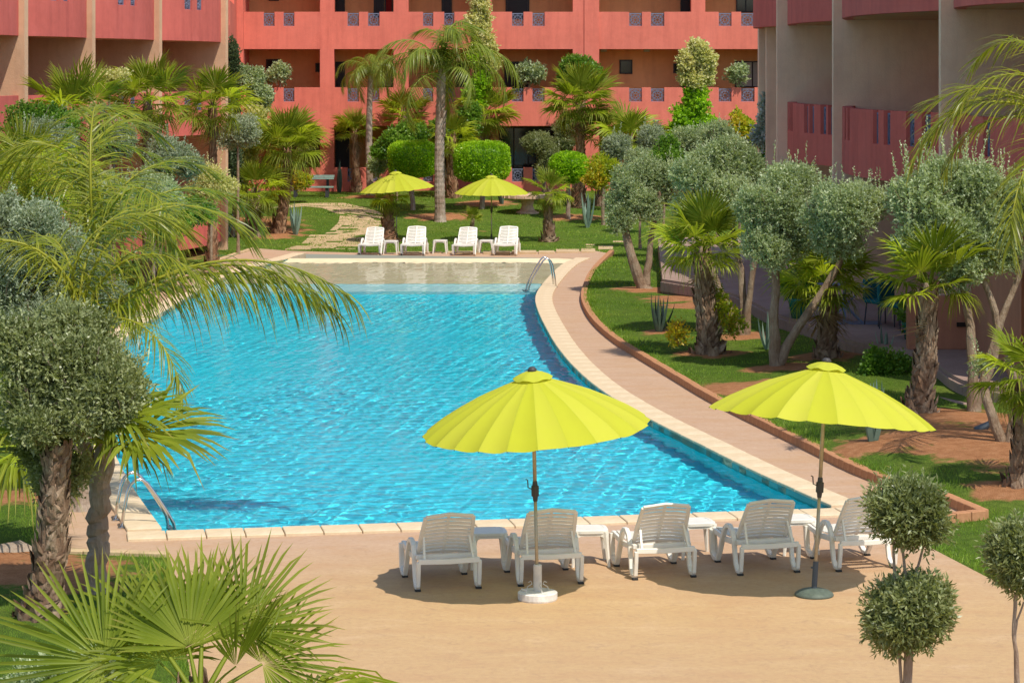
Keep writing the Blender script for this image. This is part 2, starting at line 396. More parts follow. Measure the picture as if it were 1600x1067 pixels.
def vnoise(P, s, seed):
    """cheap smooth noise in -1..1"""
    r = np.random.default_rng(seed); v = np.zeros(len(P))
    for k in range(5):
        w = r.normal(size=3) * s * (1 + k * .6); v += np.sin(P @ w + r.uniform(0, 6.28)) / (1 + k * .4)
    return v / 2.2
def crown_mesh(name, blobs, n, mat, leaf=.05, wid=.22, seed=1, up=.5, shell=.55, twig=.14, lpt=7, shoots=0, shoot_len=.5, bumpy=.18, core=None, flowers=None):
    """blobs: list of (center, (rx,ry,rz)); n twigs in all, lpt leaves on each"""
    rng = np.random.default_rng(seed); parts = []
    vol = np.array([b[1][0] * b[1][1] * b[1][2] for b in blobs]) ** .66; vol = vol / vol.sum()
    cent = np.mean([np.array(b[0]) for b in blobs], axis=0)
    for (c, rad), w in zip(blobs, vol):
        m = max(10, int(n * w)); d = unit(rng.normal(size=(m, 3)))
        rr = 1 - shell * rng.random(m) ** 1.6
        ns = 1 + bumpy * vnoise(d, 2.6, seed + 5) + bumpy * .5 * vnoise(d, 7, seed + 9)
        P = np.array(c) + d * np.array(rad) * (rr * ns)[:, None]
        T = unit(d * 1.0 + rng.normal(size=(m, 3)) * .55 + np.array([0, 0, up]))
        t = rng.random((m, lpt)); s = (t * twig * (.6 + .8 * rng.random((m, 1))))
        LP = (P[:, None, :] + T[:, None, :] * s[:, :, None]).reshape(-1, 3)
        LD = (T[:, None, :] * 1.0 + rng.normal(size=(m, lpt, 3)) * .75).reshape(-1, 3)
        k = len(LP); base = np.repeat(np.clip(.5 + .28 * vnoise(P, 4, seed + 3), 0, 1), lpt)
        rnd = np.clip(base + rng.normal(size=k) * .2, 0, 1)
        parts.append(leaves(LP, LD, leaf * (.6 + .8 * rng.random(k)), leaf * wid * (.7 + .6 * rng.random(k)), rnd, rng))
    for i in range(shoots):
        c, rad = blobs[rng.choice(len(blobs), p=vol)]
        d = unit(rng.normal(size=3) * np.array([1, 1, .35]) + np.array([0, 0, 1.0])); p0 = np.array(c) + d * np.array(rad) * .9
        T = unit(d * .35 + np.array([0, 0, 1.2]) + rng.normal(size=3) * .12); L = shoot_len * (.4 + .8 * rng.random()); k = int(L / .018)
        t = np.linspace(0, 1, k)[:, None]; LP = p0 + T * t * L; LD = T * .9 + rng.normal(size=(k, 3)) * .6
        parts.append(leaves(LP, LD, leaf * (1.1 - .5 * t[:, 0]), leaf * wid * np.ones(k), np.clip(.75 + rng.normal(size=k) * .15, 0, 1), rng))
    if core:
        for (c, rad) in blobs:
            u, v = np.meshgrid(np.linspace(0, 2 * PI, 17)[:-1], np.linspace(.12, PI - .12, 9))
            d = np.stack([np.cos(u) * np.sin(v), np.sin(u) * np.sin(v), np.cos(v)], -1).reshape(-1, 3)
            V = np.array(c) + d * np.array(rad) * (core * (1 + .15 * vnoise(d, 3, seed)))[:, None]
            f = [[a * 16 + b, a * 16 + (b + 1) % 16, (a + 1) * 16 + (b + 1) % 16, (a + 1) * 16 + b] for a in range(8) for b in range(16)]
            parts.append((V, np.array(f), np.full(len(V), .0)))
    V, Fs, Rr = merge(parts)
    return np_mesh(name, V, Fs, mat, {'rnd': Rr})

def limb(mb, p0, p1, r0, r1, bend=.12, n=7, seg=8, rnd=.5, jit=.08, flare=1.0):
    p0 = Vector(p0); p1 = Vector(p1); L = (p1 - p0).length
    o1 = Vector((random.uniform(-1, 1), random.uniform(-1, 1), 0)) * L * bend
    pts = [p0.lerp(p1, t) + o1 * math.sin(PI * t) + Vector((random.uniform(-1, 1), random.uniform(-1, 1), 0)) * r0 * .25 * (0 < t < 1) for t in [i / (n - 1) for i in range(n)]]
    rad = [r0 + (r1 - r0) * (i / (n - 1)) for i in range(n)]; rad[0] *= flare
    mb.tube(pts, rad, seg, rnd, jit=jit); return pts

# fan palm leaf: blade of separate folded fingers round a hub, on a petiole
def fan_mesh(name, seed, mat='fan_leaf', Rb=1.0, pet=.8, n=40, spread=250, droop=.25, cup=.18, split=.6, wob=.04):
    rng = np.random.default_rng(seed); V = []; Fq = []; Ft = []; rn = []; tp = []
    def av(p, r=.5, t=0.0): V.append(p); rn.append(r); tp.append(t); return len(V) - 1
    # petiole
    k0 = None; m = 5
    for i in range(m):
        t = i / (m - 1); x = pet * t; z = -.10 * pet * math.sin(PI * t) * -1 * .6; w = .022 * (1.5 - .8 * t)
        ids = [av((x, -w, z), .8), av((x, 0, z + w * .5), .95), av((x, w, z), .8), av((x, 0, z - w * .7), .6)]
        if k0:
            for k in range(4): Fq.append((k0[k], k0[(k + 1) % 4], ids[(k + 1) % 4], ids[k]))
        k0 = ids
    A = R(spread); da = A / n
    for i in range(n):
        a = -A / 2 + da * (i + .5) + rng.normal() * .012
        s = abs(a) / (A / 2); L = Rb * (1 - .28 * s ** 2) * (1 + rng.normal() * .05)
        rr = np.clip(.5 + rng.normal() * .22, 0, 1); tw = rng.normal() * wob
        dl = droop * (1 + .5 * rng.normal()); bent = rng.random() < .10
        def pt(r, side, fold):
            aa = a + side * da * .5 * (1.02 if r <= split * L + 1e-6 else 1)
            q = r / L; z = cup * r * (.4 + s) - dl * L * max(0, q - .35) ** 2 * 1.6 + tw * r
            if bent and q > .8: z -= (q - .8) * L * 1.5
            x = pet + math.cos(aa) * r - .15 * 0; y = math.sin(aa) * r
            return (x, y, z - fold)
        h = av(pt(.02, 0, 0), .9)
        r1 = split * L; f = r1 * da * .45
        l1 = av(pt(r1, -1, 0), rr); m1 = av(pt(r1, 0, f), rr * .7); e1 = av(pt(r1, 1, 0), rr)
        r2 = .8 * L; hw = da * r1 * .5 * .66
        ca, sa = math.cos(a), math.sin(a)
        p2 = pt(r2, 0, 0); l2 = av((p2[0] + sa * hw, p2[1] - ca * hw, p2[2]), rr, .05); m2 = av((p2[0], p2[1], p2[2] - hw * .6), rr * .7, .1); e2 = av((p2[0] - sa * hw, p2[1] + ca * hw, p2[2]), rr, .05)
        t3 = av(pt(L, 0, 0), rr, .75 * rng.random() ** 1.5)
        Ft += [(h, l1, m1), (h, m1, e1), (l2, t3, m2), (m2, t3, e2)]; Fq += [(l1, l2, m2, m1), (m1, m2, e2, e1)]
    return np_mesh(name, np.array(V), [np.array(Fq), np.array(Ft)], mat, {'rnd': rn, 'tip': tp})

# feather palm frond with its arch baked in (x outwards, z up)
def feather_mesh(name, seed, mat='queen_leaf', L=3.2, rise=40, fall=-60, n=66, ll=.55, lw=.016, curl=1.0, hang=.9):
    rng = np.random.default_rng(seed); V = []; Fq = []; Ft = []; rn = []; tp = []
    ll *= 1.0; m = 16; P = [np.array([0., 0., 0.])]; T = []
    for i in range(m):
        t = (i + .5) / m; e = R(rise + (fall - rise) * t ** 1.25); d = np.array([math.cos(e), 0.04 * math.sin(seed + 3 * t), math.sin(e)]); T.append(d); P.append(P[-1] + d * L / m)
    T.append(T[-1])
    def av(p, r=.5, t=0.0): V.append(p); rn.append(r); tp.append(t); return len(V) - 1
    k0 = None
    for i in range(m + 1):
        w = .024 * (1.15 - i / m) * (L / 3) ** .5; p = P[i]; up = np.array([-T[i][2], 0, T[i][0]])
        ids = [av(p + np.array([0, -w, 0]), .9), av(p + up * w, 1), av(p + np.array([0, w, 0]), .9), av(p - up * w, .7)]
        if k0:
            for k in range(4): Fq.append((k0[k], k0[(k + 1) % 4], ids[(k + 1) % 4], ids[k]))
        k0 = ids
    for i in range(n):
        t = .10 + .9 * (i + .5) / n; f = t * m; j = min(m - 1, int(f)); p = P[j] + (P[j + 1] - P[j]) * (f - j); d = T[j]; up = np.array([-d[2], 0, d[0]])
        ln = ll * (.45 + 1.0 * math.sin(PI * min(1, .12 + t * .8)) ** .7) * .75
        for sd in (-1, 1):
            pl = rng.normal() * .35
            q = unit(np.array(d) * (.55 + .25 * rng.random() + .5 * t) + np.array([0, sd, 0]) * (1.0 - .35 * t) + up * (.35 + pl))
            l = ln * (.8 + .4 * rng.random()); rr = np.clip(.5 + rng.normal() * .24, 0, 1); g = hang * (.7 + .6 * rng.random())
            w = lw * (.8 + .4 * rng.random()); side = unit(np.cross(q, np.array([rng.normal() * .3, rng.normal() * .3, 1.0])))
            prev = None; pos = p.copy(); dir_ = q.copy(); ns = 4
            for k in range(ns + 1):
                u = k / ns; ww = w * (1, 1.1, .95, .65, 0)[k]
                tpv = .8 * max(0, u - .6) * 2 * rng.random()
                if k < ns: ids = (av(pos + side * ww, rr, tpv), av(pos - side * ww, rr * .85, tpv))
                else: ids = (av(pos, rr, tpv),)
                if prev:
                    if len(ids) == 2: Fq.append((prev[0], prev[1], ids[1], ids[0]))
                    else: Ft.append((prev[0], prev[1], ids[0]))
                prev = ids; dir_ = unit(dir_ + np.array([0, 0, -g * .42])); pos = pos + dir_ * l / ns
    return np_mesh(name, np.array(V), [np.array(Fq), np.array(Ft)], mat, {'rnd': rn, 'tip': tp})

# ================================================================== GROUND, POOL, DECK
def gp(l): return [G(a, b).to_2d() for a, b in l]
def smooth_pl(pts, it=2, closed=False):
    for _ in range(it):
        q = [pts[0]] if not closed else []
        n = len(pts)
        for i in range(n if closed else n - 1):
            a, b = pts[i], pts[(i + 1) % n]
            q += [a.lerp(b, .25), a.lerp(b, .75)]
        if not closed: q.append(pts[-1])
        pts = q
    return pts
def arclen(pts):
    s = [0.0]
    for a, b in zip(pts, pts[1:]): s.append(s[-1] + (b - a).length)
    return s
def at_len(pts, S, s):
    s = max(0, min(S[-1], s))
    for i in range(len(S) - 1):
        if s <= S[i + 1] + 1e-9:
            t = (s - S[i]) / max(1e-9, S[i + 1] - S[i]); return pts[i].lerp(pts[i + 1], t), (pts[i + 1] - pts[i]).normalized()
    return pts[-1], (pts[-1] - pts[-2]).normalized()
def in_poly(x, y, P):
    c = False; n = len(P); j = n - 1
    for i in range(n):
        xi, yi = P[i][0], P[i][1]; xj, yj = P[j][0], P[j][1]
        if (yi > y) != (yj > y) and x < (xj - xi) * (y - yi) / (yj - yi) + xi: c = not c
        j = i
    return c
def in_poly_np(X, Y, P):
    c = np.zeros(len(X), bool); n = len(P); j = n - 1
    for i in range(n):
        xi, yi = P[i][0], P[i][1]; xj, yj = P[j][0], P[j][1]
        m = (yi > Y) != (yj > Y)
        if abs(yj - yi) > 1e-12: c ^= m & (X < (xj - xi) * (Y - yi) / (yj - yi) + xi)
        j = i
    return c

near_edge = gp([(256, 833), (1308, 797)])
right_edge = smooth_pl(gp([(1308, 797), (1260, 776), (1180, 740), (1100, 700), (1010, 655), (950, 620), (905, 585), (870, 545), (848, 505), (838, 482), (835, 465), (845, 447), (875, 415), (900, 404)]))
left_edge = smooth_pl(gp([(478, 397), (400, 418), (350, 432), (287, 469), (231, 503), (197, 527), (172, 560), (160, 600), (163, 650), (176, 707), (210, 770), (256, 833)]))
far_edge = gp([(900, 404), (478, 404)])
POOL = near_edge[:1] + right_edge + left_edge[:-1]
kerb_r = smooth_pl(gp([(956, 397), (925, 427), (912, 460), (912, 477), (927, 505), (960, 535), (1000, 560), (1050, 590), (1120, 633), (1250, 696), (1359, 752), (1480, 787)]), 2) + gp([(1537, 812)])
kerb_back = gp([(1537, 812), (1430, 822), (1416, 835)])
kerb_l = smooth_pl(gp([(400, 388), (337, 408), (285, 428), (215, 465), (150, 520), (118, 600), (100, 680), (92, 760)]), 2) + gp([(94, 863), (263, 868)])
DECK = gp([(263, 868), (300, 1067)]) + [Vector((-2.2, 14)), Vector((14, 14)), Vector((14, 22)), Vector((8, 23.2))] + gp([(1640, 950), (1542, 901), (1459, 858)]) + kerb_back[::-1] + kerb_r[::-1][1:] \
    + gp([(930, 392), (800, 394), (556, 395), (450, 392)]) + kerb_l[:-1]

# shallow beds of bare soil: (x, y, radius)
BEDS = []
def bed(px, py, r, fn=lawn_h):
    p = G(px, py, fn); BEDS.append((p.x, p.y, r)); return p
for a in [(1105, 556, .9), (1005, 455, 1.0), (1165, 528, .9), (1220, 578, .8), (1292, 560, .9), (1440, 655, 1.3), (1490, 690, 1.7), (1590, 690, 1.6), (1560, 715, 1.2), (1365, 705, .8),
          (1590, 770, .8), (1160, 610, 1.1), (1240, 600, .8), (1030, 522, .5), (65, 900, 1.2), (10, 880, 1.0), (120, 925, .6), (10, 780, .8),
          (455, 335, .8), (430, 352, 1.2), (580, 309, 1.3), (688, 322, 1.6), (760, 318, 1.4), (900, 325, 1.2), (420, 372, 1.0), (1400, 700, 1.0), (1530, 660, 1.1), (740, 357, .5), (608, 378, .5), (300, 350, 3.), (240, 360, 3.), (200, 400, 3.), (350, 330, 3.), (1100, 480, 1.2), (1060, 470, 1.2)]: bed(*a)

def cdt(pts, edges): 
    r = delaunay_2d_cdt([Vector((p[0], p[1])) for p in pts], edges, [], 0, 1e-5)
    return r[0], r[2]
def ring(P, off): n = len(P); return [(off + i, off + (i + 1) % n) for i in range(n)]
# lawn sheet to the horizon, with the deck cut out of it
P = [tuple(p) for p in DECK]; E = ring(P, 0)
P += [(-260, 2), (260, 2), (260, 600), (-260, 600)]; E += ring(P[-4:], len(P) - 4)
for y in np.arange(8, 100, .45):
    w = 16 if y > 40 else 9
    for x in np.arange(-w, w, .45 if y < 60 else .6): P.append((x + .1 * random.random(), y + .1 * random.random()))
vs, fs = cdt(P, E)
cx = np.array([(vs[f[0]].x + vs[f[1]].x + vs[f[2]].x) / 3 for f in fs]); cy = np.array([(vs[f[0]].y + vs[f[1]].y + vs[f[2]].y) / 3 for f in fs])
keep = ~in_poly_np(cx, cy, DECK); LF = [f for f, k in zip(fs, keep) if k]
LV = np.array([(v.x, v.y, 0) for v in vs])
dmin = np.full(len(LV), 9.0)
for a, b in zip(DECK, DECK[1:] + DECK[:1]):
    ab = np.array(b - a); ap = LV[:, :2] - np.array(a); t = np.clip((ap @ ab) / max(1e-9, ab @ ab), 0, 1)
    dmin = np.minimum(dmin, np.linalg.norm(ap - t[:, None] * ab, axis=1))
LV[:, 2] = [lawn_h(v[0], v[1]) for v in LV]
near_ = LV[:, 1] < 31
LV[:, 2] = np.where(dmin < .02, LV[:, 2] - .012, LV[:, 2] + np.minimum(dmin * .05, .03))
SOIL = np.zeros(len(LV))
for (bx, by, br) in BEDS:
    d = np.hypot(LV[:, 0] - bx, (LV[:, 1] - by)) / br; SOIL = np.maximum(SOIL, np.clip(1.25 - d, 0, 1)); 
    LV[:, 2] += .06 * np.clip(1 - d, 0, 1)
me = np_mesh('lawn', LV, np.array(LF), 'lawn', {'soil': SOIL * .95}, smooth=True)
tag(link('lawn', me), kind='structure')

# deck slab between the lawn and the pool
P = [tuple(p) for p in DECK]; E = ring(P, 0); k = len(P); P += [tuple(p) for p in POOL]; E += ring(POOL, k)
vs, fs = cdt(P, E); mb = MB(); mb.v = [(v.x, v.y, 0.0) for v in vs]; mb.r = [.5] * len(vs)
for f in fs:
    c = sum((vs[i] for i in f), Vector((0, 0))) / 3
    if in_poly(c.x, c.y, DECK) and not in_poly(c.x, c.y, POOL): mb.f.append(tuple(f))
k = len(mb.v)
deck = mb.build('deck', 'deck'); tag(deck, kind='structure')

# pool shell: walls, deep floor, step, shallow beach
YB, YS = G(0, 438).y, G(0, 449).y      # end of the beach, end of the step
WAVE = .0038
def floor_z(y):
    if y > YB: return -.17 - .22 * (70.6 - y) / (70.6 - YB) if y < 70.6 else -.17 + .165 * (y - 70.6) / 1.9
    return -.45 if y > YS else -1.15
shell = bpy.data.objects.new('pool', None); COL.objects.link(shell); tag(shell, kind='structure')
mb = MB(); mt_ = MB(); n = len(POOL)
for i in range(n):
    a, b = POOL[i], POOL[(i + 1) % n]
    if (a.y > 72 and b.y > 72): continue
    mb.add([(a.x, a.y, -1.3), (b.x, b.y, -1.3), (b.x, b.y, -.2), (a.x, a.y, -.2)], [(0, 1, 2, 3)]); mt_.add([(a.x, a.y, -.2), (b.x, b.y, -.2), (b.x, b.y, -.001), (a.x, a.y, -.001)], [(0, 1, 2, 3)])
mb.build('pool_wall', 'pool_wall_tile', shell); mt_.build('waterline_tiles', 'waterline_tile', shell)
def strip(name, y0, y1, mat, nrow):
    mb = MB()
    for i in range(nrow):
        a = y0 + (y1 - y0) * i / nrow; b = y0 + (y1 - y0) * (i + 1) / nrow; e = 1e-4
        mb.add([(-12, a, floor_z(a + e)), (8, a, floor_z(a + e)), (8, b, floor_z(b - e)), (-12, b, floor_z(b - e))], [(0, 1, 2, 3)])
    return mb.build(name, mat, shell)
strip('pool_floor', 26, YS, 'pool_tile', 1); strip('pool_step', YS, YB, 'pool_step_tile', 1); strip('beach_floor', YB, 72.5, 'beach_tile', 12)
mb = MB(); mb.add([(-12, YS, -1.15), (8, YS, -1.15), (8, YS, -.45), (-12, YS, -.45)], [(0, 1, 2, 3)]); mb.add([(-12, YB, -.45), (8, YB, -.45), (8, YB, -.30), (-12, YB, -.30)], [(0, 1, 2, 3)])
mb.build('pool_riser', 'pool_step_tile', shell)
wz = -.075                                  # water surface: a real wavy sheet
_r = np.random.default_rng(12)
xs = np.arange(-9.2, 4.6, .042); ys_ = [28.6]
while ys_[-1] < 72.6: ys_.append(ys_[-1] + .04 + .0028 * (ys_[-1] - 28))
ys_ = np.array(ys_); GX, GY = np.meshgrid(xs, ys_); GZ = np.zeros_like(GX)
for k in range(30):
    lam = .105 * 1.052 ** k * (.9 + .2 * _r.random()); th = _r.uniform(0, PI); kx, ky = math.cos(th) * 2 * PI / lam, math.sin(th) * 2 * PI / lam
    wob = .9 * np.sin(GX * .7 + k) + .9 * np.sin(GY * .5 + 2 * k)
    GZ += WAVE * lam * np.sin(kx * GX + ky * GY + _r.uniform(0, 6.28) + wob)
GZ *= .78 + .5 * np.sin(GX * .55 + 1.2 * np.sin(GY * .31)) * np.sin(GY * .42 + 1.1 * np.sin(GX * .8)) * .8
for k in range(4):
    GZ += .0022 * np.sin(GX * _r.normal() * 2.2 + GY * _r.normal() * 2.2 + k)
nx_ = len(xs); idx = np.arange(GX.size).reshape(GX.shape)
Q = np.stack([idx[:-1, :-1], idx[:-1, 1:], idx[1:, 1:], idx[1:, :-1]], -1).reshape(-1, 4)
cxq = (GX[:-1, :-1] + .037).ravel(); cyq = (GY[:-1, :-1] + .04).ravel()
PO = [tuple(p) for p in POOL]; cc = np.array(PO).mean(0); 
PE = [(p.x, p.y) for p in POOL]
inside = in_poly_np(cxq, cyq, PE)
g2 = inside.reshape(GX.shape[0] - 1, nx_ - 1); g3 = g2.copy()                     # one cell more on every side, under the coping
for _k in range(2):
    h_ = g3.copy(); h_[1:] |= g3[:-1]; h_[:-1] |= g3[1:]; h_[:, 1:] |= g3[:, :-1]; h_[:, :-1] |= g3[:, 1:]; g3 = h_
Q = Q[g3.ravel()]
used = np.unique(Q); rem = -np.ones(GX.size, int); rem[used] = np.arange(len(used))
WVt = np.stack([GX.ravel(), GY.ravel(), GZ.ravel() + wz], 1)[used]
wo = link('pool_water', np_mesh('pool_water', WVt, rem[Q], 'water', smooth=True)); tag(wo, kind='structure')
wo.cycles.is_caustics_caster = True
for o in shell.children: o.cycles.is_caustics_receiver = True

# coping stones, each its own piece
coping = bpy.data.objects.new('pool_coping', None); COL.objects.link(coping); tag(coping, kind='structure')
def stones(parent, name, pts, step, w0, w1, z0, z1, mat, side=1, gap=.012, jz=.003, bev=.008, maxn=300):
    """pieces along pts; w0..w1 the offsets to the side (left of travel if side=1)"""
    S = arclen(pts); k = max(1, round(S[-1] / step)); st = S[-1] / k; out = []
    for i in range(k):
        mb = MB(); poly = []
        sa, sb = i * st + gap / 2, (i + 1) * st - gap / 2
        seg = [sa, (sa + sb) / 2, sb]
        for s_ in seg: p, d = at_len(pts, S, s_); nrm = Vector((-d.y, d.x)) * side; poly.append(p + nrm * w0)
        for s_ in seg[::-1]: p, d = at_len(pts, S, s_); nrm = Vector((-d.y, d.x)) * side; poly.append(p + nrm * w1)
        c = sum(poly, Vector((0, 0))) / len(poly); poly = [(q - c) for q in poly]
        if side == -1: pass
        area = sum(poly[j].x * poly[(j + 1) % 6].y - poly[(j + 1) % 6].x * poly[j].y for j in range(6))
        if area < 0: poly = poly[::-1]
        dz = random.uniform(-jz, jz)
        mb.prism(poly, z0, z1 + dz)
        o = mb.build(name, mat, parent, bevel=bev); o.location = (c.x, c.y, 0); out.append(o)
    return out
ne = [near_edge[0], near_edge[1]]
d = (ne[1] - ne[0]).normalized()
stones(coping, 'coping_stone', [ne[0] - d * .45, ne[1] + d * .9], .475, 0.0, .46, -.12, .035, 'coping', side=-1)
stones(coping, 'coping_stone', right_edge[2:], .62, 0.0, .42, -.12, .035, 'coping', side=-1)
stones(coping, 'coping_stone', left_edge[:-1], .62, 0.0, .42, -.12, .035, 'coping', side=-1)

kerb = bpy.data.objects.new('brick_kerb', None); COL.objects.link(kerb); tag(kerb, kind='structure')
stones(kerb, 'brick', kerb_r, .22, -.07, .07, -.06, .13, 'brick', side=1, gap=.008, jz=.005, bev=.006)
stones(kerb, 'brick', kerb_back, .22, -.07, .07, -.06, .125, 'brick', side=1, gap=.008, jz=.004, bev=.006)
kerb2 = bpy.data.objects.new('stone_kerb', None); COL.objects.link(kerb2); tag(kerb2, kind='structure')
stones(kerb2, 'kerb_stone', kerb_l, .5, -.09, .07, -.10, .045, 'stone_slab', side=1, gap=.01)

# stepping stones: flagged path up the far lawn, and the loose flags by the shore
path = bpy.data.objects.new('flagstone_path', None); COL.objects.link(path); tag(path, kind='structure')
rows = [(391, 444, 556), (384, 468, 563), (376, 478, 567), (366, 485, 571), (358, 489, 573), (350, 493, 575), (342, 497, 578), (336, 515, 586), (331, 528, 596), (327, 531, 612), (323, 500, 600), (320, 440, 560)]
def slab(a, b, c_, d_):
    pts = [a, b, c_, d_]; c = sum(pts, Vector((0, 0, 0))) / 4; mb = MB(); q = [p - c for p in pts]; z = .035 + random.uniform(-.008, .008)
    mb.add([(p.x, p.y, p.z - .05) for p in q] + [(p.x, p.y, p.z + z) for p in q], [(0, 1, 5, 4), (1, 2, 6, 5), (2, 3, 7, 6), (3, 0, 4, 7), (4, 5, 6, 7)])
    o = mb.build('flagstone', 'stone_slab', path); o.location = c
def rowpt(t, s):
    i = min(len(rows) - 2, int(t)); f = t - i; r0, r1 = rows[i], rows[i + 1]
    py = r0[0] + (r1[0] - r0[0]) * f; xa = r0[1] + (r1[1] - r0[1]) * f; xb = r0[2] + (r1[2] - r0[2]) * f
    return GL(xa + (xb - xa) * s, py)
t = 0.0
while t < len(rows) - 1.2:
    a = rowpt(t, 0).y; dt = .05
    while rowpt(min(len(rows) - 1, t + dt), 0).y - a < .42 and dt < 1.2: dt += .02
    cuts = [0] + sorted([.36 + random.uniform(-.05, .05), .66 + random.uniform(-.05, .05)]) + [1]
    if random.random() < .4: cuts.insert(1, .17)
    for s0, s1 in zip(cuts, cuts[1:]):
        if random.random() < .06: continue
        g = .008; e = dt * .08; j = lambda: random.uniform(-.006, .006)
        slab(rowpt(t + e, s0 + g + j()), rowpt(t + e, s1 - g + j()), rowpt(t + dt - e, s1 - g + j()), rowpt(t + dt - e, s0 + g + j()))
    t += dt
for (ax, ay, bx, by, h) in [(800, 396, 838, 393, .4), (842, 396, 866, 393, .4), (869, 395, 905, 391, .5), (908, 395, 930, 390, .6), (912, 389, 932, 386, .5), (935, 391, 958, 386, .6), (936, 380, 955, 378, .35), (958, 380, 975, 378, .4), (915, 385, 930, 383, .4), (700, 397, 750, 394, .4), (755, 397, 797, 394, .4), (620, 397, 690, 395, .4), (436, 321, 470, 319, .5), (438, 345, 0, 0, 0)]:
    if h == 0: continue
    a = GL(ax, ay); b = GL(bx, ay); c = GL(bx, by); d = GL(ax, by); slab(a, b, c, d)

# right-hand terrace with its two curved brick steps
tz = .46
front = [W(px, py, (H - tz) * F / (py - HY)) for px, py in [(1035, 436), (1100, 446), (1160, 462), (1215, 492), (1270, 506), (1325, 532), (1372, 540), (1420, 545), (1462, 566), (1496, 592), (1540, 604), (1600, 610), (1700, 622)]]
front2 = smooth_pl([p.to_2d() for p in front], 2)
terr = bpy.data.objects.new('terrace', None); COL.objects.link(terr); tag(terr, kind='structure')
poly = front2[::-1] + [Vector((4.5, 75)), Vector((16, 75)), Vector((16, front2[-1].y))]
def ccw(p): 
    return p if sum(p[i].x * p[(i + 1) % len(p)].y - p[(i + 1) % len(p)].x * p[i].y for i in range(len(p))) > 0 else p[::-1]
mb = MB(); mb.prism(ccw(poly), -.2, tz - .06); mb.build('terrace_slab', 'terrace', terr)
mb = MB(); mb.prism(ccw([p + Vector((-.0, -.0)) for p in poly]), tz - .06, tz); mb.build('paving', 'terrace', terr)
stones(terr, 'brick', front2, .11 * 2, 0.0, .06, tz - .30, tz - .065, 'terrace', side=-1, gap=.012, bev=.005)
sub = [p for p in front2 if p.x > 7.0]
low = [p + Vector((-.42, -.50)) for p in sub]
mb = MB(); mb.prism(ccw(low + [p + Vector((.1, .1)) for p in sub[::-1]]), -.2, .22); mb.build('step', 'terrace', terr)
stones(terr, 'brick', low, .22, 0.0, .05, -.05, .205, 'terrace', side=-1, gap=.012, bev=.005)

# ================================================================== BUILDINGS
class Fr:
    def __init__(s, o, u, v): s.o = Vector(o); s.u = Vector(u).normalized(); s.v = Vector(v).normalized()
    def p(s, a, b, z): q = s.o + s.u * a + s.v * b; return Vector((q.x, q.y, z))
    def box(s, mb, a0, a1, b0, b1, z0, z1, r=.5):
        vs = [s.p(a, b, z) for z in (z0, z1) for b in (b0, b1) for a in (a0, a1)]
        f = [(0, 2, 3, 1), (4, 5, 7, 6), (0, 1, 5, 4), (2, 6, 7, 3), (0, 4, 6, 2), (1, 3, 7, 5)]
        if s.u.cross(s.v) < 0: f = [x[::-1] for x in f]
        mb.add(vs, f, r)
def fbox(fr, name, mat, parent, a0, a1, b0, b1, z0, z1, bev=0):
    mb = MB(); fr.box(mb, a0, a1, b0, b1, z0, z1); return mb.build(name, mat, parent, bevel=bev)

# pierced metal panel: frame, ring, eight rays, two crossed squares
def grille_mesh():
    mb = MB(); w = .05
    def ln(p, q, w=.035): mb.bar([(p[0], 0, p[1]), (q[0], 0, q[1])], .03, w, up=(0, 1, 0))
    for p, q in (((0, 0), (1, 0)), ((1, 0), (1, 1)), ((1, 1), (0, 1)), ((0, 1), (0, 0))): ln(p, q, .07)
    c = (.5, .5)
    for rr, n, ph, ww in ((.14, 12, 0, .03), (.33, 16, 0, .03), (.42, 4, 0, .03), (.42, 4, PI / 4, .03), (.42, 8, PI / 8, .025)):
        pts = [(c[0] + rr * math.cos(ph + 2 * PI * k / n), c[1] + rr * math.sin(ph + 2 * PI * k / n)) for k in range(n)]
        for k in range(n): ln(pts[k], pts[(k + 1) % n], ww)
    for k in range(8):
        a = k * PI / 4; ln((.5 + .14 * math.cos(a), .5 + .14 * math.sin(a)), (.5 + .62 * math.cos(a) if k % 2 else .5 + .48 * math.cos(a), .5 + .62 * math.sin(a) if k % 2 else .5 + .48 * math.sin(a)), .03)
    for (x, y) in ((.12, .12), (.88, .12), (.12, .88), (.88, .88)):
        for k in range(6):
            a = k * PI / 3; b_ = a + PI / 3; ln((x + .08 * math.cos(a), y + .08 * math.sin(a)), (x + .08 * math.cos(b_), y + .08 * math.sin(b_)), .022)
    return mb.mesh('railing_grille', 'iron')
plain('iron', (.18, .20, .29), .5, .1)
GRILLE = grille_mesh()
